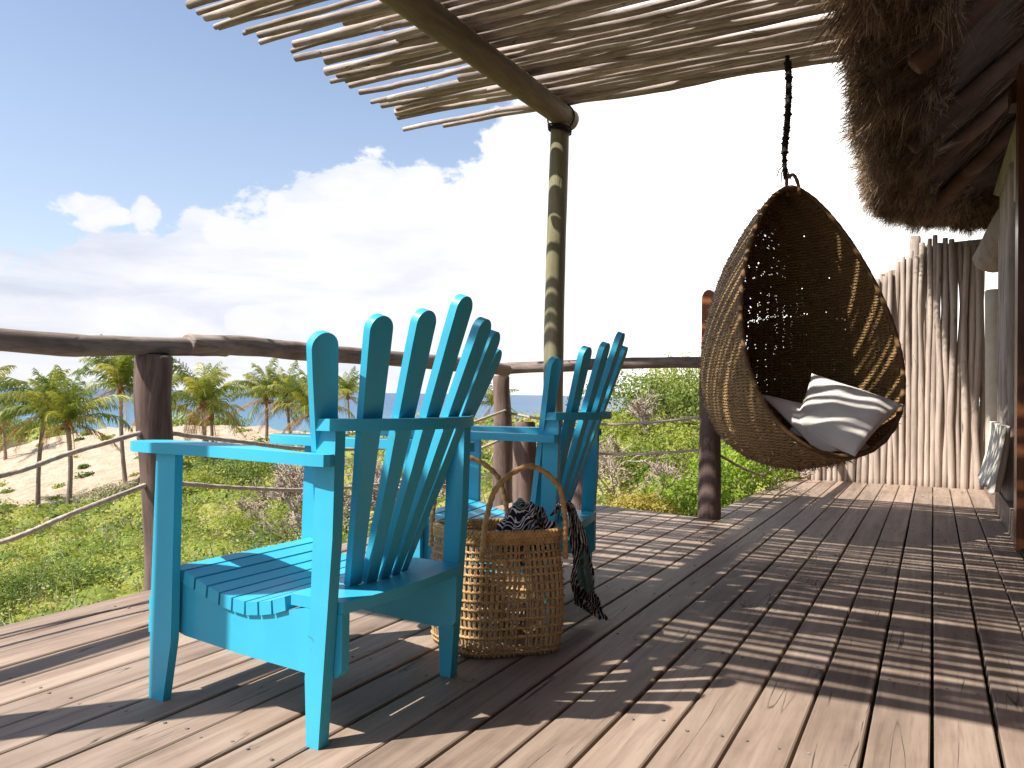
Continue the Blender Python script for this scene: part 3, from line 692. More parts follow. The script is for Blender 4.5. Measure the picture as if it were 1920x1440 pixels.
# varnished sliding door frame nearest the camera
bm = bmesh.new(); box(bm, H((.385, 4.86, .0)), H((.47, 5.02, 2.55))); meshobj('door_jamb', bm2me(bm, 'door_jamb', False, .004), 'varnished', hut)
bm = bmesh.new(); box(bm, H((.475, 1.2, .0)), H((.515, 5.5, 2.5))); meshobj('door_leaf', bm2me(bm, 'door_leaf', False, .004), 'varnished', hut)
bm = bmesh.new(); box(bm, H((.36, 5.03, 2.40)), H((.47, 5.2, 2.5))); meshobj('door_head', bm2me(bm, 'door_head', False, .004), 'varnished', hut)
bm = bmesh.new(); box(bm, H((.405, -1.5, .002)), H((.472, 4.855, .022))); meshobj('threshold', bm2me(bm, 'threshold', False, .003), 'joist', hut)
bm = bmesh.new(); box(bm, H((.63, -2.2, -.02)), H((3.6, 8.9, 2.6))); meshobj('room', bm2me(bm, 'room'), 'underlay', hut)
# curtain gathered beside the door
def curtain():
    V = []; Q = []; ny, nz = 110, 26; Y0, Y1 = 5.38, 6.62
    for i in range(nz+1):
        w = i/nz; z = .24+.40*w; fl = 1+.5*(1-w)**2
        for j in range(ny+1):
            u = j/ny
            x = -.002-.022*fl*(1+math.sin(u*2*math.pi*13+.6*math.sin(w*3)))-.05*(1-w)**2
            V.append((x, Y0+(Y1-Y0)*u-6, z+.03*(1-w)*math.sin(u*7)))
    for i in range(nz):
        for j in range(ny): a = i*(ny+1)+j; Q.append((a, a+1, a+ny+2, a+ny+1))
    o = meshobj('curtain', raw_mesh('curtain', V, Q, 'white_curtain', smooth=True), None, None, (.402, 6.0, 0))
    sm = o.modifiers.new('s', 'SOLIDIFY'); sm.thickness = .003
    tag(o, 'short white pleated curtain hanging low on the hut wall behind the dark door jamb', 'curtain')
curtain()

# ------------------------------------------------------------------ stick fence
fn = thing('stick_fence', 'tall screen fence of upright weathered sticks closing the far end of the deck', 'fence', (-.4, 8.15, 0))
x = -1.28; i = 0
while x < .405:
    h = np.interp(x, [-1.3, -.9, -.5, -.3, -.14, 0, .3, .42], [1.45, 1.62, 1.90, 2.05, 2.16, 2.25, 2.17, 2.15])+random.uniform(-.055, .05)
    r_ = random.uniform(.0215, .029); y = 8.15+(-.014, .030, .008, .046)[i % 4]+random.uniform(-.008, .008)
    log_obj('stick', [(x+.4, y-8.15, -.05), (x+.4+random.uniform(-.010, .010), y-8.15, h*.5), (x+.4+random.uniform(-.012, .012), y-8.15, h)], r_*1.08, r_*.90, 'stick_wood', fn, sides=10, seed=70+i*1.3, wob=.07, bend=.018, n=20)
    x += 2*r_*.50; i += 1
for z in (.35, 1.3): log_obj('cross_rail', [(-.9, .06, z), (.82, .06, z)], .03, .028, 'stick_wood', fn, seed=120+z, sides=10)

# ------------------------------------------------------------------ turquoise chairs (local: +x = back, y = across, z up)
def seatz(x):  # underside of seat slats = top of side panels
    return float(np.interp(x, [-.56, -.53, -.49, -.45, -.40, -.35, -.28, -.23, -.19, -.15, -.10, .02], [.300, .298, .290, .276, .262, .252, .247, .254, .263, .277, .2895, .29]))
def poly_obj(name, pts, vec, parent, bev=.003, mat='teal_paint'):
    c = np.mean(np.array(pts, float), axis=0); bm = bmesh.new(); prism(bm, [tuple(np.array(p, float)-c) for p in pts], vec)
    me = bm2me(bm, name, False, bev, 2, 25); me.shade_smooth()
    try: me.set_sharp_from_angle(angle=R(35))
    except Exception: pass
    return meshobj(name, me, mat, parent, tuple(c))
def make_chair(name, label, loc, rz):
    t = thing(name, label, 'chair', loc, rz, 'turquoise fan-back chairs on the deck')
    HW = .274
    for s in (-1, 1):
        yo = s*HW; vec = (0, -s*.032, 0)
        # rear leg, front leg (tapered feet)
        poly_obj('leg', [(-.055, yo, 0), (-.020, yo, 0), (.010, yo, .46), (.014, yo, .695), (-.040, yo, .695), (-.050, yo, .32), (-.063, yo, .15)], vec, t)
        poly_obj('leg', [(-.590, yo, 0), (-.536, yo, 0), (-.510, yo, .155), (-.508, yo, .618), (-.580, yo, .618), (-.590, yo, .25)], (0, -s*.0235, 0), t)
        # side panel inside the legs
        yi = s*(HW-.0345); xs = [.012]+list(np.linspace(.0, -.56, 24))
        top = [(xx, yi, seatz(xx)) for xx in xs]
        bot = [(-.56, yi, .175), (-.50, yi, .162), (-.30, yi, .150), (-.13, yi, .145), (-.05, yi, .142), (.0, yi, .150), (.012, yi, .165)]
        poly_obj('side_panel', top+bot, (0, -s*.024, 0), t, .002)
        # arm: paddle at the front, narrow past the rear leg
        o = [(-.695, .258), (-.682, .276), (-.655, .286), (-.55, .287), (-.40, .278), (-.25, .288), (-.10, .302), (-.02, .308), (.008, .304), (.016, .292), (.012, .2755), (-.045, .2755), (-.10, .268), (-.20, .235), (-.32, .195), (-.45, .172), (-.56, .168), (-.65, .180), (-.685, .205), (-.697, .232)]
        poly_obj('arm', [(x_, s*y_, .6195) for x_, y_ in o], (0, 0, .026), t, .005)
    # seat slats
    n = 9; x0, x1 = -.552, -.148; pit = (x1-x0)/n
    for k in range(n):
        xa = x0+k*pit+.003; xb = x0+(k+1)*pit-.004; za, zb = seatz(xa)+.0008, seatz(xb)+.0008
        th = .031; nx, nz = -(zb-za), (xb-xa); l = math.hypot(nx, nz); nx, nz = nx/l*th*.45, th
        poly_obj('seat_slat', [(xa, -.246, za), (xb, -.246, zb), (xb+nx*.8, -.246, zb+nz), (xa+nx*.8, -.246, za+nz)], (0, .492, 0), t, .003)
    poly_obj('seat_slat', [(-.578, -.2385, .265), (-.557, -.2385, .265), (-.557, -.2385, .312), (-.566, -.2385, .323), (-.578, -.2385, .316)], (0, .477, 0), t, .004)
    # rear seat board with a slightly bowed back edge
    pts = [(-.143, -.2385, .2905), (-.143, .2385, .2905)]+[(.013+.020*math.sin(math.pi*u), .2385-.477*u, .2905) for u in np.linspace(0, 1, 13)]
    poly_obj('seat_board', pts, (0, 0, .026), t, .003)
    # front aprons
    for z0, z1 in ((.214, .252), (.160, .203)):
        poly_obj('front_apron', [(-.612, -.262, z0), (-.592, -.262, z0), (-.592, -.262, z1), (-.612, -.262, z1)], (0, .524, 0), t, .003)
    # curved back rail resting on the rear legs
    yy = np.linspace(-.288, .288, 25)
    outer = [(.118-.105*(y_/.288)**2, y_, .6955) for y_ in yy]; inner = [(.069-.0100*(y_/.088)**2-.02*abs(y_/.25)**6, y_, .6955) for y_ in yy[::-1]]
    inner = [(max(a, -.034), b, c) for a, b, c in inner]; outer = [(a if i not in (0, 24) else a-.004, b, c) for i, (a, b, c) in enumerate(outer)]
    poly_obj('back_rail', outer+inner, (0, 0, .0265), t, .003)
    # fan of seven back slats
    for k in range(-3, 4):
        ztop = {0: 1.012, 1: .968, 2: .946, 3: .905}[abs(k)]
        b = Vector((-.056-.0035*k*k-(.022 if abs(k) == 3 else 0), .048*k-.004, .3155)); e = Vector((.158-.0128*k*k-(.021 if k == -3 else 0)+(.016 if k >= 0 else 0), (.117 if abs(k) < 3 else .107 if k < 0 else .120)*k, ztop))
        L = (e-b).length; T = (e-b).normalized(); ang = R(4.2*k)
        lat = Vector((-math.sin(ang), math.cos(ang), 0)); lat = (lat-T*lat.dot(T)).normalized(); nrm = T.cross(lat)
        if nrm.x < 0: nrm = -nrm
        def wd(s): return np.interp(s, [0, .35, .6, .9, 1], [.0185, .0225, .028, .033, .033])
        rad = .032; prof = []
        ss = list(np.linspace(0, L-rad, 12))
        for s_ in ss: prof.append((wd(s_/L), s_))
        for a in np.linspace(R(12), R(90), 6): prof.append((rad*math.cos(a)*1.03, L-rad+rad*math.sin(a)))
        left = [(-w, s_) for w, s_ in prof[:-1]][::-1]
        outl = prof+left
        pts = [tuple(b+lat*w+T*s_-nrm*.021) for w, s_ in outl]
        poly_obj('back_slat', pts, tuple(nrm*.021), t, .0035)
    return t
make_chair('garden_chair', 'nearest turquoise wooden chair with fan of tall back slats, in front of the basket', (-1.15, 1.605, 0), R(-1.2))
make_chair('garden_chair', 'farther turquoise wooden fan-back chair, beyond the woven basket and near the pergola post', (-1.174, 2.725, 0), R(6.9))

# ------------------------------------------------------------------ basket
def build_basket():
    A = np.array([-1.176, 1.997]); B = np.array([-.97, 2.202]); ang = 0.
    c = np.array([-1.195, 2.150]); e1_ = np.array([.72, .69]); e2_ = np.array([-.90, .43])
    def sk(v): return Vector((e1_[0]*v[0]+e2_[0]*v[1], e1_[1]*v[0]+e2_[1]*v[1], v[2]))
    t = thing('basket', 'open woven cane tote basket with two hooped handles between the blue chairs', 'basket', (c[0], c[1], 0), ang)
    Hh = .374
    def per(th, z, off=0.):
        q = z/Hh; a = (.150+.012*math.sin(math.pi*min(q*1.1, 1))+.006*q)+off; b = (.128+.012*math.sin(math.pi*min(q*1.05, 1)))+off
        e = 2/(4.6-1.4*q); cc, ss = math.cos(th), math.sin(th)
        return sk((a*math.copysign(abs(cc)**e, cc), b*math.copysign(abs(ss)**e, ss), z))
    # angles evenly spaced round the perimeter
    ths = np.linspace(0, 2*math.pi, 721); P = np.array([per(h, .2) for h in ths]); s = np.r_[0, np.cumsum(np.linalg.norm(np.diff(P, axis=0), axis=1))]
    NS = 62
    def th_at(u): return float(np.interp((u % 1)*s[-1], s, ths))
    bm = bmesh.new()
    for k in range(NS):
        for dd in (-.0024, .0024):
            u = k/NS+dd/ (s[-1])*1.0; h = th_at(u); ph = random.uniform(-.0016, .0016)
            pts = [per(h+ph*3, z) for z in np.linspace(.004, Hh-.012, 12)]; tube(bm, pts, .0031, 5)
    o = meshobj('stake', bm2me(bm, 'stake', True), 'basket_stake', t); o['kind'] = 'stuff'
    zs = [.016, .030, .062, .089, .117, .144, .170, .196, .221, .245, .268, .290, .310]
    for i, z in enumerate(zs):
        bm = bmesh.new(); M_ = NS*6
        for ph in (0, math.pi):
            pts = []
            for q in range(M_):
                u = q/M_; w = math.sin(u*NS*math.pi+ph+i)*.0040
                pp = per(th_at(u), z+math.cos(u*NS*math.pi+ph+i)*.0022+.0015*mnoise.noise(Vector((u*20, i, 0))), w); pts.append(pp)
            tube(bm, pts, .0034, 5, closed=True)
        meshobj('weave_band', bm2me(bm, 'weave_band', True), 'basket_cane', t)
    for i, (z, o_, r_) in enumerate(((.345, .002, .0062), (.364, .003, .0068))):
        bm = bmesh.new()
        for ph in (0, 1, 2):
            pts = []
            for q in range(420):
                w = q/420*2*math.pi*30+ph*2*math.pi/3; pts.append(per(th_at(q/420), z+.0072*math.sin(w), o_+.0045*math.sin(2*w)))
            tube(bm, pts, r_, 6, closed=True)
        meshobj('braided_rim', bm2me(bm, 'braided_rim', True), 'basket_cane', t)
    bm = bmesh.new(); vs = [bm.verts.new(per(th_at(q/60), .006, -.003)) for q in range(60)]; bm.faces.new(vs); meshobj('base', bm2me(bm, 'base'), 'basket_stake', t)
    # handles on the two long sides
    for s_ in (-1, 1):
        x0 = .130; pts = []
        for xx in (-x0, x0): pass
        pl = [(-x0-.004, s_*.155, .29), (-x0, s_*.158, .355), (-x0+.006, s_*.163, .425), (-x0*.72, s_*.17, .515), (0, s_*.175, .570), (x0*.72, s_*.17, .515), (x0-.006, s_*.163, .425), (x0, s_*.158, .355), (x0+.004, s_*.155, .29)]
        P = [sk(q) for q in smooth_path([(a_*.97, b_*.93, c_) for a_, b_, c_ in pl], 130)]
        bm = bmesh.new(); tube(bm, [Vector(p) for p in P], [.0085+.0013*math.sin(i*1.55) for i in range(130)], 10)
        meshobj('handle', bm2me(bm, 'handle', True), 'basket_cane', t)
    return t, ang
bk, bang = build_basket()

# ------------------------------------------------------------------ scarf in the basket
def grid_obj(name, F, nu, nv, mat, parent=None, solid=.0015, loc=(0, 0, 0), closed=False, us=1., vs=1.):
    V = []; UV = []; 
    for i in range(nu+1):
        for j in range(nv+1): V.append(np.array(F(i/nu, j/nv))-np.array(loc)); UV.append((i/nu*us, j/nv*vs))
    Q = [(i*(nv+1)+j, (i+1)*(nv+1)+j, (i+1)*(nv+1)+j+1, i*(nv+1)+j+1) for i in range(nu) for j in range(nv)]
    me = raw_mesh(name, V, Q, mat, smooth=True); uvl = me.uv_layers.new(name='UV'); UV = np.array(UV); Q = np.array(Q)
    uvl.data.foreach_set('uv', UV[Q.ravel()].astype(np.float32).ravel())
    o = meshobj(name, me, None, parent, loc)
    if solid: sm = o.modifiers.new('s', 'SOLIDIFY'); sm.thickness = solid
    return o
def build_scarf():
    # heap inside the basket's mouth, then one end falling over the rim behind to the deck
    c = np.array([-1.115, 2.19, 0.])
    heap = [(-.060, -.055, .365), (.0, .0, .385)]
    def n3(x, y, z, s=1.): return mnoise.noise(Vector((x*s, y*s, z*s)))
    def F(u, v):
        th = 2*math.pi*u; ph = v*math.pi*.62
        ca, sa = math.cos(th), math.sin(th); rr = math.sin(ph)
        lx = .082*rr*ca; ly = .076*rr*sa
        z = .325+.118*math.cos(ph)
        k = abs(math.sin(7*th*.5+3*n3(ca, sa, ph, 1.2)+ph*2.2))
        f_ = 1+.17*(k-.5)+.28*n3(ca*1.2, sa*1.2, ph*1.2, 1.4)
        lx *= f_; ly *= f_; z += .020*(k-.4)*math.sin(ph)+.035*n3(ca*rr, sa*rr, 4, 2.5)
        return c+np.array([lx, ly, z])
    t = thing('scarf', 'crumpled black and white patterned scarf stuffed in the basket, one end trailing onto the deck', 'scarf', (c[0], c[1], .3))
    L0 = np.array([c[0], c[1], .3])
    o = grid_obj('bundle', F, 150, 60, 'scarf_cloth', t, 0, (0, 0, 0)); o.location = tuple(-L0)
    Lp = [(1030, 968, 2.40), (1046, 946, 2.44), (1062, 962, 2.50), (1070, 1010, 2.54), (1073, 1060, 2.56), (1072, 1100, 2.58), (1078, 1128, 2.62), (1088, 1140, 2.68), (1106, 1152, 2.70)]
    Rp = [(1052, 950, 2.44), (1066, 940, 2.47), (1086, 966, 2.52), (1100, 1010, 2.55), (1112, 1055, 2.58), (1114, 1095, 2.62), (1119, 1118, 2.68), (1128, 1138, 2.74), (1141, 1166, 2.70)]
    def edge(T): 
        out = []
        for i, (a_, b_, c_) in enumerate(T):
            out.append(atd(a_, b_, c_))
        return smooth_path(out, 60)
    El, Er = edge(Lp), edge(Rp)
    def G(u, v):
        k = min(int(u*59), 58); f_ = u*59-k; l = El[k]*(1-f_)+El[k+1]*f_; r_ = Er[k]*(1-f_)+Er[k+1]*f_
        q = l*(1-v)+r_*v; amp = .016*min(1, u*4)
        q = q-fw*(amp*math.sin(v*9+u*4)+.007*math.sin(v*19-u*7)+.006*math.sin(u*23+v*5)); q = q+rt*.004*math.sin(u*30+v*3)
        q[2] = max(q[2], .004+.010*abs(math.sin(v*7+u*11)))
        return q
    o = grid_obj('trailing_end', G, 110, 48, 'scarf_cloth', t, .002, (0, 0, 0), us=1.1, vs=.35); o.location = tuple(-L0)
build_scarf()

# ------------------------------------------------------------------ hanging egg chair
def build_egg():
    phi, be, A, L, D, e1, e2, Y0, gs = [0.559, 0.321, 0.474, 1.605, 1.02, 0.564, 2.325, 4.801, 0.611]
    top = planeY(1485, 352, Y0); tc = np.array([-top[0], -top[1]]); tc /= np.linalg.norm(tc); c, s = math.cos(phi), math.sin(phi)
    n = np.array([tc[0]*c-tc[1]*s, tc[0]*s+tc[1]*c, 0]); lat = np.array([-n[1], n[0], 0])
    down = n*math.sin(be)+np.array([0, 0, -math.cos(be)]); back = -n*math.cos(be)+np.array([0, 0, -math.sin(be)])
    vv = np.linspace(0, 1, 2001); ww = vv**e1*np.sqrt(np.clip(1-vv**e2, 0, 1)); wmax = ww.max()
    px_ = np.concatenate([ww, -ww[::-1][1:]])/wmax*A; py_ = np.concatenate([vv, vv[::-1][1:]])*L
    s_ = np.r_[0, np.cumsum(np.hypot(np.diff(px_), np.diff(py_)))]
    NU, NTt = 460, 150; su = np.linspace(0, s_[-1], NU, endpoint=False); wx = np.interp(su, s_, px_); wy = np.interp(su, s_, py_)
    rim = top+np.outer(wy, down)+np.outer(wx, lat); Cc = top+down*L*gs
    root = thing('hanging_chair', 'egg-shaped woven cane swing seat hanging on a black rope from the pergola', 'hanging chair', tuple(top), 0)
    V = []
    for i in range(NTt+1):
        t = 1-(1-i/NTt)**1.35; t = min(t, .9995); sc = (1-t**2.2)**(1/2.2); P = Cc+sc*(rim-Cc)+back*D*t
        nzv = np.array([mnoise.noise(Vector(p*2.2)) for p in P[::10]]); nzv = np.interp(np.arange(NU), np.arange(0, NU, 10), nzv)
        P = P+(P-(Cc+back*.3))*(.012*nzv)[:, None]; V.append(P)
    V = np.array(V); idx = np.arange((NTt+1)*NU).reshape(NTt+1, NU); nx = np.roll(idx, -1, axis=1)
    Q = np.stack([idx[:-1], nx[:-1], nx[1:], idx[1:]], -1).reshape(-1, 4)
    VV = V.reshape(-1, 3)-top; cen = VV[Q].mean(1)
    # weave coordinates: round the vertical axis and up
    axc = (Cc+back*.42)-top; az = np.arctan2(cen[:, 1]-axc[1], cen[:, 0]-axc[0]); azv = np.arctan2(VV[:, 1]-axc[1], VV[:, 0]-axc[0])
    col = (az/(2*math.pi)*64) % 1; nz_ = np.array([mnoise.noise(Vector((a*4, b*7, 0))) for a, b in zip(az, cen[:, 2])])
    row = (cen[:, 2]/.021) % 1
    tt = np.repeat(np.arange(NTt), NU)/NTt
    seam = np.abs(cen[:, 2]+.72+.03*np.sin(az*3)) < .008
    upper = np.clip((cen[:, 2]+1.25)/.6, 0.08, 1)
    hole = (np.abs(col-.5) < .20) & (RNG.random(len(Q)) < .09*upper*(nz_ > -.1)+.015) & (tt > .12)
    hole |= seam & (RNG.random(len(Q)) < .22) & (tt > .2)
    topz = (cen[:, 2] > -.25) & (RNG.random(len(Q)) < .025); hole |= topz & (tt > .1)
    Q = Q[~hole]
    me = raw_mesh('shell', VV, Q, 'wicker_weave', smooth=True); uvl = me.uv_layers.new(name='UV')
    az0 = azv[Q[:, 0]][:, None]; aq = azv[Q]; aq = aq-np.round((aq-az0)/(2*math.pi))*2*math.pi
    uv = np.stack([aq*.5, VV[:, 2][Q]*1.0], -1); uvl.data.foreach_set('uv', uv.astype(np.float32).ravel())
    o = meshobj('shell', me, None, root); sm = o.modifiers.new('s', 'SOLIDIFY'); sm.thickness = .012; sm.offset = 1
    # loose fibre ends all over the weave
    nf = 9000; ii = RNG.integers(0, len(Q), nf); A_ = VV[Q[ii]]; cc_ = A_.mean(1); nn2 = np.cross(A_[:, 1]-A_[:, 0], A_[:, 3]-A_[:, 0]); nn2 /= np.linalg.norm(nn2, axis=1)[:, None]+1e-9
    outw = cc_-(Cc+back*.4-top); nn2 *= np.sign((nn2*outw).sum(1))[:, None]; sd_ = np.where(RNG.random(nf) < .6, 1, -1)[:, None]
    tang = np.cross(nn2, [0, 0, 1.]); strands('loose_fibre', cc_+nn2*(.013*(sd_ > 0)-.001*(sd_ < 0)), tang*RNG.choice([-1, 1], nf)[:, None]+nn2*sd_*.22+RNG.normal(size=(nf, 3))*.22, .018+.022*RNG.random(nf), .0016+.0012*RNG.random(nf), RNG.random(nf), root)
    # bound rim, seam ridges
    pts = [Vector(p-top) for p in rim[::2]]
    bm = bmesh.new(); tube(bm, pts, .013, 8, closed=True, lobes=4, twist=2*math.pi/.06, lobe=.5); meshobj('bound_rim', bm2me(bm, 'bound_rim', True), 'cane_rim', root)
    for ti, nm in ((int(NTt*.0)+3, 0),): pass
    # hanging loops and black rope up to the poles
    for dx in (-1, 1):
        P = [Vector((dx*.035+.012, 0, -.05)), Vector((dx*.030, 0, .03)), Vector((dx*.015-.01, 0, .075)), Vector((-dx*.012-.02, 0, .06))]
        tube_obj('hanging_loop', [Vector(p) for p in smooth_path(P, 16)], .010, 'cane_rim', root, 8, lobes=4, twist=80)
    hz = planeY(1476, 130, 4.86); P = smooth_path([(-.035, .0, .055), (-.045, .01, .2), (-.035, .03, .40), (-.030, .045, .62), tuple(np.array([hz[0], 4.86, 2.81])-top)], 120)
    rad = [.011+.0060*max(0, mnoise.noise(Vector((i*.45, 3, 1))))*2.2+(.005 if .25 < i/120 < .95 else 0) for i in range(120)]
    tube_obj('rope', [Vector(p) for p in P], rad, 'rope_black', root, 10, lobes=3, twist=150, lobe=.7)
    for k, (dx, dy, l) in enumerate(((-.02, .0, .12), (.015, 0, .10), (.0, .02, .09), (-.035, .01, .07))):
        tube_obj('rope_end', [Vector((-.04, 0, .15)), Vector((-.04+dx, dy, .15-l*.5)), Vector((-.03+dx*1.6, dy, .15-l))], .0035, 'rope_black', root, 5)
    # lashing round the pole it hangs from
    return root, top, n, lat, down, back, Cc, rim, L
egg, etop_, en, elat, edown, eback, ecc, erim, eL = build_egg()

def cushion(name, corners, thick, mat, seed, nrm, sag=.0, pinch=.06):
    """corners: 4 points in order; inflated between two faces"""
    c0, c1, c2, c3 = [np.array(c) for c in corners]; ctr = (c0+c1+c2+c3)/4; N_ = np.array(nrm); N_ = N_/np.linalg.norm(N_)
    V = []; n = 36
    for side in (1, -1):
        for i in range(n+1):
            for j in range(n+1):
                u, v = i/n, j/n; a, b = 2*u-1, 2*v-1
                ua = .5+.5*a*(1-pinch*(1-b*b)); va = .5+.5*b*(1-pinch*(1-a*a))
                p = (c0*(1-ua)+c1*ua)*(1-va)+(c3*(1-ua)+c2*ua)*va
                h = ((1-a**2)*(1-b**2))**.42*thick*.5
                wr = mnoise.noise(Vector((u*4+seed, v*4, side*2)))*.018*(1-max(abs(a), abs(b))**4)+.008*math.sin((a+b)*9+seed)*max(abs(a), abs(b))**2*(1-max(abs(a), abs(b)))*4
                V.append(p+N_*(side*h+wr*thick*6)-ctr)
    m = (n+1)**2; Q = []
    for i in range(n):
        for j in range(n):
            a = i*(n+1)+j; Q.append((a, a+n+1, a+n+2, a+1)); Q.append((m+a, m+a+1, m+a+n+2, m+a+n+1))
    me = raw_mesh(name, V, Q, mat, smooth=True); return meshobj(name, me, None, None, tuple(ctr))
nn_ = fw*-.75+np.array([0, 0, .66])
lip = float((erim[len(erim)//2]-CAMP)@fw)
pc = [atd(1522, 700, lip+.36), atd(1694, 758, lip+.12), atd(1603, 856, lip-.02), atd(1478, 812, lip+.20)]
pl_ = cushion('pillow', pc, .15, 'white_fabric', 3.1, nn_); tag(pl_, 'square off-white pillow leaning corner-up in the hanging chair', 'pillow')
pc2 = [atd(1424, 738, lip+.34), atd(1560, 770, lip+.45), atd(1640, 846, lip+.10), atd(1535, 850, lip+.03)]
p2_ = cushion('seat_cushion', pc2, .07, 'white_fabric', 8.4, np.array([0, 0, 1.])+fw*-.3); tag(p2_, 'flat white seat pad lying under the pillow in the hanging chair', 'cushion')

# ------------------------------------------------------------------ vegetation
def clump_arrays(n, r_, h, leaf, flat=.6):
    """leaves over a lumpy dome, most of them near its surface"""
    th = RNG.random(n)*2*math.pi; ph = np.arccos(1-RNG.random(n)*1.05); k = .72+.34*RNG.random(n)**.7; k = np.where(RNG.random(n) < .12, k*1.18, k)
    p1, p2, p3 = RNG.random(3)*6
    lump = 1+.22*np.sin(th*3+p1)*np.sin(ph*4+p2)+.14*np.sin(th*7+p3)*np.sin(ph*5+p1)
    X = np.stack([np.sin(ph)*np.cos(th)*r_, np.sin(ph)*np.sin(th)*r_, np.cos(ph)*h], 1)*(k*lump)[:, None]
    N_ = X/np.array([r_, r_, h])+RNG.normal(size=(n, 3))*.50+np.array([0, 0, .2])
    return X, N_
def ray_hit(px, py):
    d = ray(px, py); prev = None
    for D in np.geomspace(3.2, 140, 400):
        p = CAMP+d*D; z, _, _ = terr(p[0], p[1])
        if p[2] <= z: return p, D
    return CAMP+d*60, 60
def on_deck(x, y, m=0.): return ((x > -2.78-m) & (y < 5.42+m)) | ((x > -1.36-m) & (y < 8.5+m))

def build_scrub():
    bm = bmesh.new(); bmesh.ops.create_icosphere(bm, subdivisions=2, radius=1.); IV = np.array([v.co[:] for v in bm.verts]); IF = np.array([[v.index for v in f.verts] for f in bm.faces]); bm.free()
    Vs, Qs, Ts = [], [], []; CV, CF, CT = [], [], []; base = 0; cb = 0; placed = []; N = 5200
    for i in range(N):
        px = RNG.uniform(-330, 1560); d = float(np.exp(RNG.uniform(math.log(3.4), math.log(62)))) if i < N*.88 else RNG.uniform(60, 112)
        a = math.atan((px-960)/FPX); f_ = d; r_ = d*math.tan(a)
        x = -math.sin(YAW)*f_+math.cos(YAW)*r_; y = math.cos(YAW)*f_+math.sin(YAW)*r_
        if on_deck(x, y, .22): continue
        z, pxx, dd = terr(x, y); sm = float(sandmask(np.array(px), np.array(d)))
        if sm > .35 and RNG.random() < .86: continue
        if z < SEA+1.2: continue
        hill = px > 1060; nzv = mnoise.noise(Vector((x*.25, y*.25, 0))); n2 = mnoise.noise(Vector((x*.9+5, y*.9, 3)))
        r = RNG.uniform(.22, .52)*(1+.040*d)*(1.0 if not hill else 1.1); h = r*RNG.uniform(.62, 1.1)
        if d < 8: r *= .85; h = min(h, .46)
        if sm > .35: r *= .42; h *= .35
        if any((x-q[0])**2+(y-q[1])**2 < (.62*(r+q[2]))**2 for q in placed): continue
        placed.append((x, y, r))
        leaf = float(np.clip(.012+.0040*d, .030, .34)); n = int(np.clip(5.2*(r/leaf)**2, 120, 620))
        X, Nn = clump_arrays(n, r, h, leaf)
        kind = RNG.random(); bs = np.clip(.38+.45*nzv+.25*n2+RNG.normal()*.17, .03, .80)
        if kind < .13+(.12 if 560 < px < 1000 else 0): bs = RNG.uniform(.84, .98)
        O = np.array([x, y, float(z)-.34*h])
        V, Q = leaves(X+O, Nn, leaf*(.6+.8*RNG.random(n)), .55)
        Vs.append(V); Qs.append(Q+base); base += len(V); Ts.append(np.clip(bs+RNG.normal(size=n)*.10, 0, 1))
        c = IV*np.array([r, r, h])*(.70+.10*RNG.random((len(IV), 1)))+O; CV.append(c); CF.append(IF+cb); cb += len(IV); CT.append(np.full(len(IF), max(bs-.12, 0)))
    print('clumps', len(placed), 'leaves', base//4)
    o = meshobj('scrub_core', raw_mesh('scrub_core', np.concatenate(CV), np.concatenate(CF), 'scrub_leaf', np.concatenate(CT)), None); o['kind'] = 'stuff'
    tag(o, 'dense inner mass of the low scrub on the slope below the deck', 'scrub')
    me = raw_mesh('scrub', np.concatenate(Vs), np.concatenate(Qs), 'scrub_leaf', np.concatenate(Ts))
    o = meshobj('scrub', me, None); o['kind'] = 'stuff'; tag(o, 'low green coastal scrub covering the slope below the deck', 'scrub')
    # thin grass blades among it
    n = 3500; px = RNG.uniform(-300, 1500, n); d = np.exp(RNG.uniform(math.log(3.5), math.log(40), n)); a = np.arctan((px-960)/FPX); r_ = d*np.tan(a)
    x = -math.sin(YAW)*d+math.cos(YAW)*r_; y = math.cos(YAW)*d+math.sin(YAW)*r_; ok = ~on_deck(x, y, .1); x, y, d = x[ok], y[ok], d[ok]; n = len(x)
    z, _, _ = terr(x, y); Dr = RNG.normal(size=(n, 3))*.45+np.array([-.15, 0, 1.])
    strands('dry_grass', np.stack([x, y, z+.0], 1), Dr, (.16+.25*RNG.random(n))*(1+.03*d), .0012+.00055*d, RNG.random(n), None, 'grey_leaf')
    o = bpy.data.objects['dry_grass']; tag(o, 'thin dry grass blades scattered through the scrub', 'grass')
build_scrub()

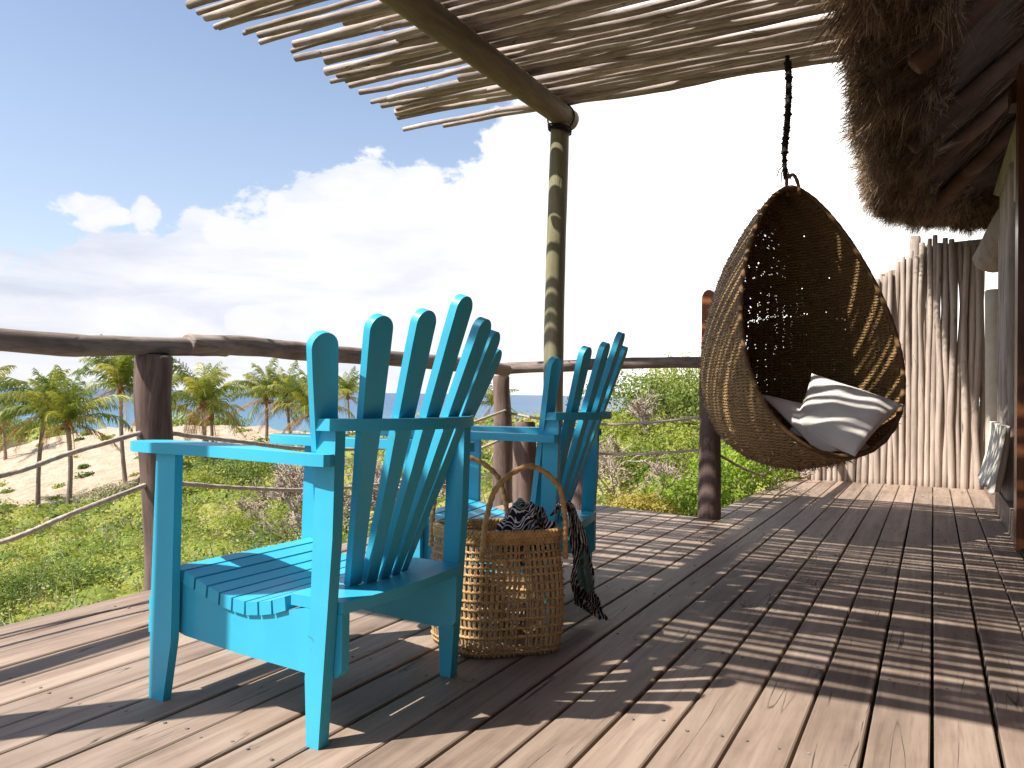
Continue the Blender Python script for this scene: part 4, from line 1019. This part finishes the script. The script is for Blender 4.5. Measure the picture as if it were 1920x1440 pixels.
def bush(name, label, px, py, r, h, n, leaf, mat, cat='bush', group=None, D=None, twigs=True, zoff=0.):
    if D is None: p, D = ray_hit(px, py)
    else: p = atd(px, py, D)
    t = thing(name, label, cat, (p[0], p[1], p[2]+zoff), RNG.random()*6, group)
    parts = []; K = 7; Xs, Ns = [], []
    for k in range(K):
        c = np.array([RNG.normal()*.38*r, RNG.normal()*.38*r, h*RNG.uniform(.25, .72)]); X, N_ = clump_arrays(n//K, r*.58, h*.42, leaf); Xs.append(X+c); Ns.append(N_)
    X = np.concatenate(Xs); N_ = np.concatenate(Ns); V, Q = leaves(X, N_, leaf*(.6+.8*RNG.random(len(X))), .48)
    tint = np.clip(.5+.35*np.array([mnoise.noise(Vector(x*2.2/max(r, .3))) for x in X])+RNG.normal(size=len(X))*.16, 0, 1)
    o = meshobj('foliage', raw_mesh('foliage', V, Q, mat, tint), None, t); o['kind'] = 'stuff'
    if twigs:
        bm = bmesh.new()
        for k in range(9):
            e = X[RNG.integers(len(X))]; tube(bm, [Vector((0, 0, -.25)), Vector((e[0]*.45, e[1]*.45, e[2]*.5)), Vector(e)], [.012*h+.004, .007*h+.002, .002], 5)
        meshobj('stems', bm2me(bm, 'stems', True), 'twig', t)
    return t
def twig_bush(name, label, px, py, h, group=None, seed=1, D=None, spread=.5, depth=4, mat='twig'):
    if D is None: p, D = ray_hit(px, py)
    else: p = atd(px, py, D)
    rnd = random.Random(seed); t = thing(name, label, 'dry shrub', tuple(p), 0, group); bm = bmesh.new()
    rmin = max(.0022, .00055*D)
    def grow(q, d, L, r_, lev):
        n = 3; pts = [q]; 
        for i in range(n):
            d = (d+Vector((rnd.gauss(0, .17), rnd.gauss(0, .17), rnd.gauss(.02, .12)))).normalized(); pts.append(pts[-1]+d*L/n)
        tube(bm, pts, [max(r_*(1-.25*i/n), rmin) for i in range(n+1)], 4, cap=False)
        if lev == 0: return
        for k in range(rnd.choice([2, 3, 3])):
            dd = (d+Vector((rnd.gauss(0, spread), rnd.gauss(0, spread), rnd.gauss(.05, spread*.7)))).normalized(); grow(pts[rnd.choice([1, 2, 3, 3])], dd, L*rnd.uniform(.55, .85), r_*.65, lev-1)
    for k in range(7):
        grow(Vector((rnd.gauss(0, .05), rnd.gauss(0, .05), -.1)), Vector((rnd.gauss(0, .6), rnd.gauss(0, .6), 1)).normalized(), h*.42, .012*h+.003, depth)
    me = bm2me(bm, 'branches'); o = meshobj('branches', me, mat, t); return t

bush('leafy_bush', 'bright green leafy bush at the lower left corner beside the deck edge', 25, 1160, .55, .55, 3800, .034, 'dark_leaf')
bush('leafy_bush', 'rounded dark green bush just right of the lower left corner bush', 175, 1110, .6, .5, 3800, .036, 'dark_leaf')
bush('leafy_bush', 'green bush with small pale leaves half hidden by the left railing post', 300, 1040, .65, .5, 3200, .04, 'scrub_leaf')
bush('leafy_bush', 'dark green bush at the far left of the scrub, under the lower rope', 80, 1010, 1.0, .6, 3000, .055, 'dark_leaf')
bush('leafy_bush', 'yellow-green bush between the near chair front leg and its seat', 450, 1010, .75, .55, 3200, .045, 'scrub_leaf')
bush('leafy_bush', 'dark bush at the foot of the dune behind the left railing post', 450, 915, 1.8, 1.3, 2600, .13, 'dark_leaf')
bush('leafy_bush', 'brownish green bush on the dune foot between the two pairs of palms', 345, 935, 1.6, 1.2, 2200, .13, 'scrub_leaf')
bush('leafy_bush', 'grey-green bush left of the leaning palm trunk at the dune foot', 200, 950, 1.5, 1.1, 2000, .13, 'grey_leaf')
bush('leafy_bush', 'bright lime-green bush behind the rail post under the hanging chair', 1290, 930, .34, .62, 3000, .036, 'bright_leaf', D=6.6, zoff=-.45)
bush('leafy_bush', 'lime-green leafy bush right of the rail post, below the hanging chair', 1395, 905, .50, .55, 4200, .036, 'bright_leaf', D=6.9, zoff=-.30)
bush('yellow_shrub', 'low yellow-orange shrub at the deck edge left of the rail post', 1205, 950, .30, .26, 2200, .028, 'yellow_grass', D=6.4, zoff=-.16)
bush('leafy_bush', 'tall bush crowning the hill left of the hanging chair', 1270, 790, 1.15, 1.35, 5200, .058, 'scrub_leaf', D=14, zoff=-.2)
bush('leafy_bush', 'wide bush on the hill slope just left of the hilltop bush', 1195, 800, .95, .95, 4000, .055, 'dark_leaf', D=13, zoff=-.15)
bush('leafy_bush', 'sloping bush where the hill meets the sea, right of the second chair', 1135, 830, .8, .75, 3400, .052, 'scrub_leaf', D=12.5, zoff=-.2)
bush('leafy_bush', 'dark bush on the hill behind the rail post', 1340, 800, 1.1, 1.2, 3600, .055, 'dark_leaf', D=13, zoff=-.2)
bush('leafy_bush', 'mid-green bush low on the hill between the two rope lines', 1180, 900, .55, .55, 3600, .04, 'dark_leaf', D=8.8, zoff=-.2)
bush('leafy_bush', 'olive bush on the hill just left of the rail post below the upper rope', 1265, 870, .6, .55, 3400, .042, 'scrub_leaf', D=9.2, zoff=-.15)
bush('far_bush', 'dark green thicket on the sea side of the dune beside the paired palms', 400, 800, 3.6, 2.3, 2600, .26, 'dark_leaf', D=88, zoff=-1.2)
bush('far_bush', 'dark thicket on the headland at the far left behind the palms', 40, 810, 4.6, 2.8, 2600, .28, 'dark_leaf', D=92, zoff=-1.4)
twig_bush('bare_shrub', 'bare grey twiggy shrub seen through the near chair, left of its first back slat', 560, 1015, 1.05, None, 3, depth=5)
twig_bush('bare_shrub', 'tangle of bare twigs behind the near chair seat, between its back slats', 690, 990, .95, None, 5, depth=5)
twig_bush('bare_shrub', 'dry bare shrub rising highest behind the near chair arm', 600, 905, 1.9, None, 9, depth=5)
twig_bush('bare_shrub', 'wide grey bare shrub filling the gap under the near chair arm, right side', 520, 960, 1.5, None, 31, depth=5)
twig_bush('bare_shrub', 'pale bare shrub seen low between the middle back slats of the near chair', 760, 960, 1.3, None, 33, depth=5)
twig_bush('bare_shrub', 'bare twiggy shrub behind the basket handles', 850, 940, .75, None, 12, depth=5)
twig_bush('bare_shrub', 'pale bare branches low on the hill right of the second chair', 1150, 905, .55, None, 15, D=8.2)
twig_bush('bare_shrub', 'silvery bare branches below the lower rope, left of the lime-green bush', 1235, 915, .42, None, 18, D=7.4)
twig_bush('bare_shrub', 'greyish bare shrub high on the hill above the upper rope', 1215, 800, .6, None, 21, D=12)
twig_bush('bare_shrub', 'bare dry shrub at the left foot of the near chair front leg', 470, 975, .8, None, 24, depth=4)
twig_bush('bare_shrub', 'thin bare stems below the hanging chair beside the stick fence', 1455, 905, .42, None, 27, D=7.6)

# ------------------------------------------------------------------ palms
def frond_mesh(name, L, up_, drp, seed, mat='palm_leaf', sway=-.12):
    rnd = random.Random(seed); n = 22; P = []; p = Vector((0, 0, 0)); a = up_
    for i in range(n+1):
        P.append(p.copy()); a -= drp/n*(.4+1.2*i/n); p = p+Vector((math.cos(a), sway*(i/n), math.sin(a)))*L/n
    V = []; Q = []; T = []
    fr = frames(P)
    for i in range(n):   # rachis
        w0, w1 = .035*(1-i/n)+.008, .035*(1-(i+1)/n)+.008; b = len(V)
        V += [P[i]+Vector((0, -w0, 0)), P[i]+Vector((0, w0, 0)), P[i+1]+Vector((0, w1, 0)), P[i+1]+Vector((0, -w1, 0))]; Q.append((b, b+1, b+2, b+3)); T.append(.85)
    for i in range(3, n*2):
        u = i/(n*2); k = min(int(u*n), n-1); f_ = u*n-k; q = P[k].lerp(P[k+1], f_); t = (P[k+1]-P[k]).normalized()
        ll = L*.27*math.sin(math.pi*min(u*.85+.14, 1))**.6*rnd.uniform(.75, 1.15)
        for s in (-1, 1):
            d = (Vector((0, s*.62, 0))+t*rnd.uniform(.55, .95)+Vector((0, 0, rnd.uniform(-.75, .05)))).normalized()
            m = q+d*ll*.5; e = q+(d+Vector((0, 0, -1.0))).normalized()*ll*.5+d*ll*.40; w = t*.020*L/3+Vector((0, 0, .009))
            b = len(V); V += [q-w*.6, q+w*.6, m+w, m-w, e+w*.15, e-w*.15]; Q += [(b, b+1, b+2, b+3), (b+3, b+2, b+4, b+5)]; c = rnd.random(); T += [c, c]
    return raw_mesh(name, [tuple(v) for v in V], Q, mat, T)
FR = [frond_mesh('frond', 2.7, R(86), R(55), 1), frond_mesh('frond', 3.0, R(62), R(90), 2), frond_mesh('frond', 3.0, R(40), R(95), 3), frond_mesh('frond', 2.9, R(8), R(70), 4), frond_mesh('frond', 2.6, R(-25), R(50), 5, 'palm_dry'), frond_mesh('frond', 2.8, R(76), R(85), 6)]
def palm(label, base, top, D, sc, seed, dry=4, n=24, group='coconut palms on the dunes'):
    rnd = random.Random(seed); b = atd(*base, D); tp = atd(*top, D)
    t = thing('palm_tree', label, 'palm tree', tuple(b), 0, group)
    v = Vector(tp-b); L = v.length
    if L > .8:
        mid = v*.5+Vector(rt*rnd.uniform(-.03, .03)*L); pts = smooth_path([Vector((0, 0, -.8))+v*-.02, Vector((0, 0, 0)), mid, v], 26)
        rad = [(.21-.08*min(1, i/14))*min(sc, 1.1)*(1+.05*(i % 2)) for i in range(26)]
        tube_obj('trunk', [Vector(p) for p in pts], rad, 'palm_trunk', t, 10)
        bm = bmesh.new(); bmesh.ops.create_icosphere(bm, subdivisions=2, radius=.26*sc)
        for q in bm.verts: q.co = Vector((q.co.x, q.co.y, q.co.z*1.5))+v+Vector((0, 0, -.12)); q.co += Vector((rnd.uniform(-1, 1), rnd.uniform(-1, 1), rnd.uniform(-1, 1)))*.04
        meshobj('crownshaft', bm2me(bm, 'crownshaft'), 'coir', t)
        for k in range(rnd.choice([2, 3, 4])):
            bm = bmesh.new(); bmesh.ops.create_icosphere(bm, subdivisions=1, radius=.13*sc)
            a = rnd.uniform(0, 6.28)
            for q in bm.verts: q.co += v+Vector((math.cos(a)*.3*sc, math.sin(a)*.3*sc, -.35*sc))
            meshobj('coconut', bm2me(bm, 'coconut', True), 'coir', t)
    sc *= 1.36
    for k in range(n+dry):
        a = k*2.399963+rnd.uniform(-.25, .25)
        if k < n: u = k/n; kind = 0 if u < .2 else 5 if u < .42 else 1 if u < .64 else 2 if u < .84 else 3
        else: kind = 4
        o = bpy.data.objects.new('frond', FR[kind]); link(o, t); o.location = v; o.rotation_euler = (rnd.uniform(-.3, .3), rnd.uniform(-.28, .28), a)
        q = sc*rnd.uniform(.72, 1.12); o.scale = (q, q, q)
    return t
palm('brown-fronded coconut palm with leaning trunk, left of two over bare sand', (71, 957), (84, 772), 45, .86, 1, 5)
palm('full-crowned coconut palm in front of the sand slope, below the upper rope', (129, 948), (127, 792), 44, .98, 2, 3)
palm('palm with its crown partly hidden behind the left railing post', (236, 918), (226, 728), 49, .95, 3, 3)
palm('taller palm of the pair right of the railing post', (392, 902), (381, 755), 52, 1.0, 4, 5, 22)
palm('thinner palm crowded behind the pair right of the railing post', (398, 885), (396, 778), 55, .85, 5, 4, 14)
palm('slim-trunked palm standing clear above the sand crest near the sea', (499, 838), (499, 748), 62, .95, 6, 3)
palm('yellowing palm right of the slim-trunked one', (547, 835), (538, 748), 60, .85, 7, 5)
palm('yellowish palm beside the first back slat of the near chair', (590, 850), (582, 772), 58, .95, 8, 5)
palm('small distant palm framed between the first two slats of the near chair', (655, 795), (652, 742), 78, .80, 9, 2)
palm('palm cut by the left picture edge, only right-hand fronds in view', (-48, 940), (-52, 762), 46, 1.05, 10, 3)
palm('palm glimpsed behind the left railing post, between rail and rope', (300, 880), (300, 752), 58, .95, 11, 2)
palm('young stemless palm, upright yellow-green fronds on the dune foot', (485, 893), (485, 893), 40, .42, 12, 0, 9)
palm('low young palm behind the near chair back, left of the corner post', (925, 775), (922, 762), 34, .42, 13, 1, 9)
palm('low frond clump at far left on the sand below the first palm', (10, 850), (8, 790), 66, .8, 14, 4, 14)

# ------------------------------------------------------------------ render hints
S.render.engine = 'CYCLES'
S.cycles.max_bounces = 8; S.cycles.diffuse_bounces = 4; S.cycles.transmission_bounces = 4; S.cycles.transparent_max_bounces = 6
print('objects', len(bpy.data.objects), 'polys', sum(len(o.data.polygons) for o in bpy.data.objects if o.type == 'MESH'))
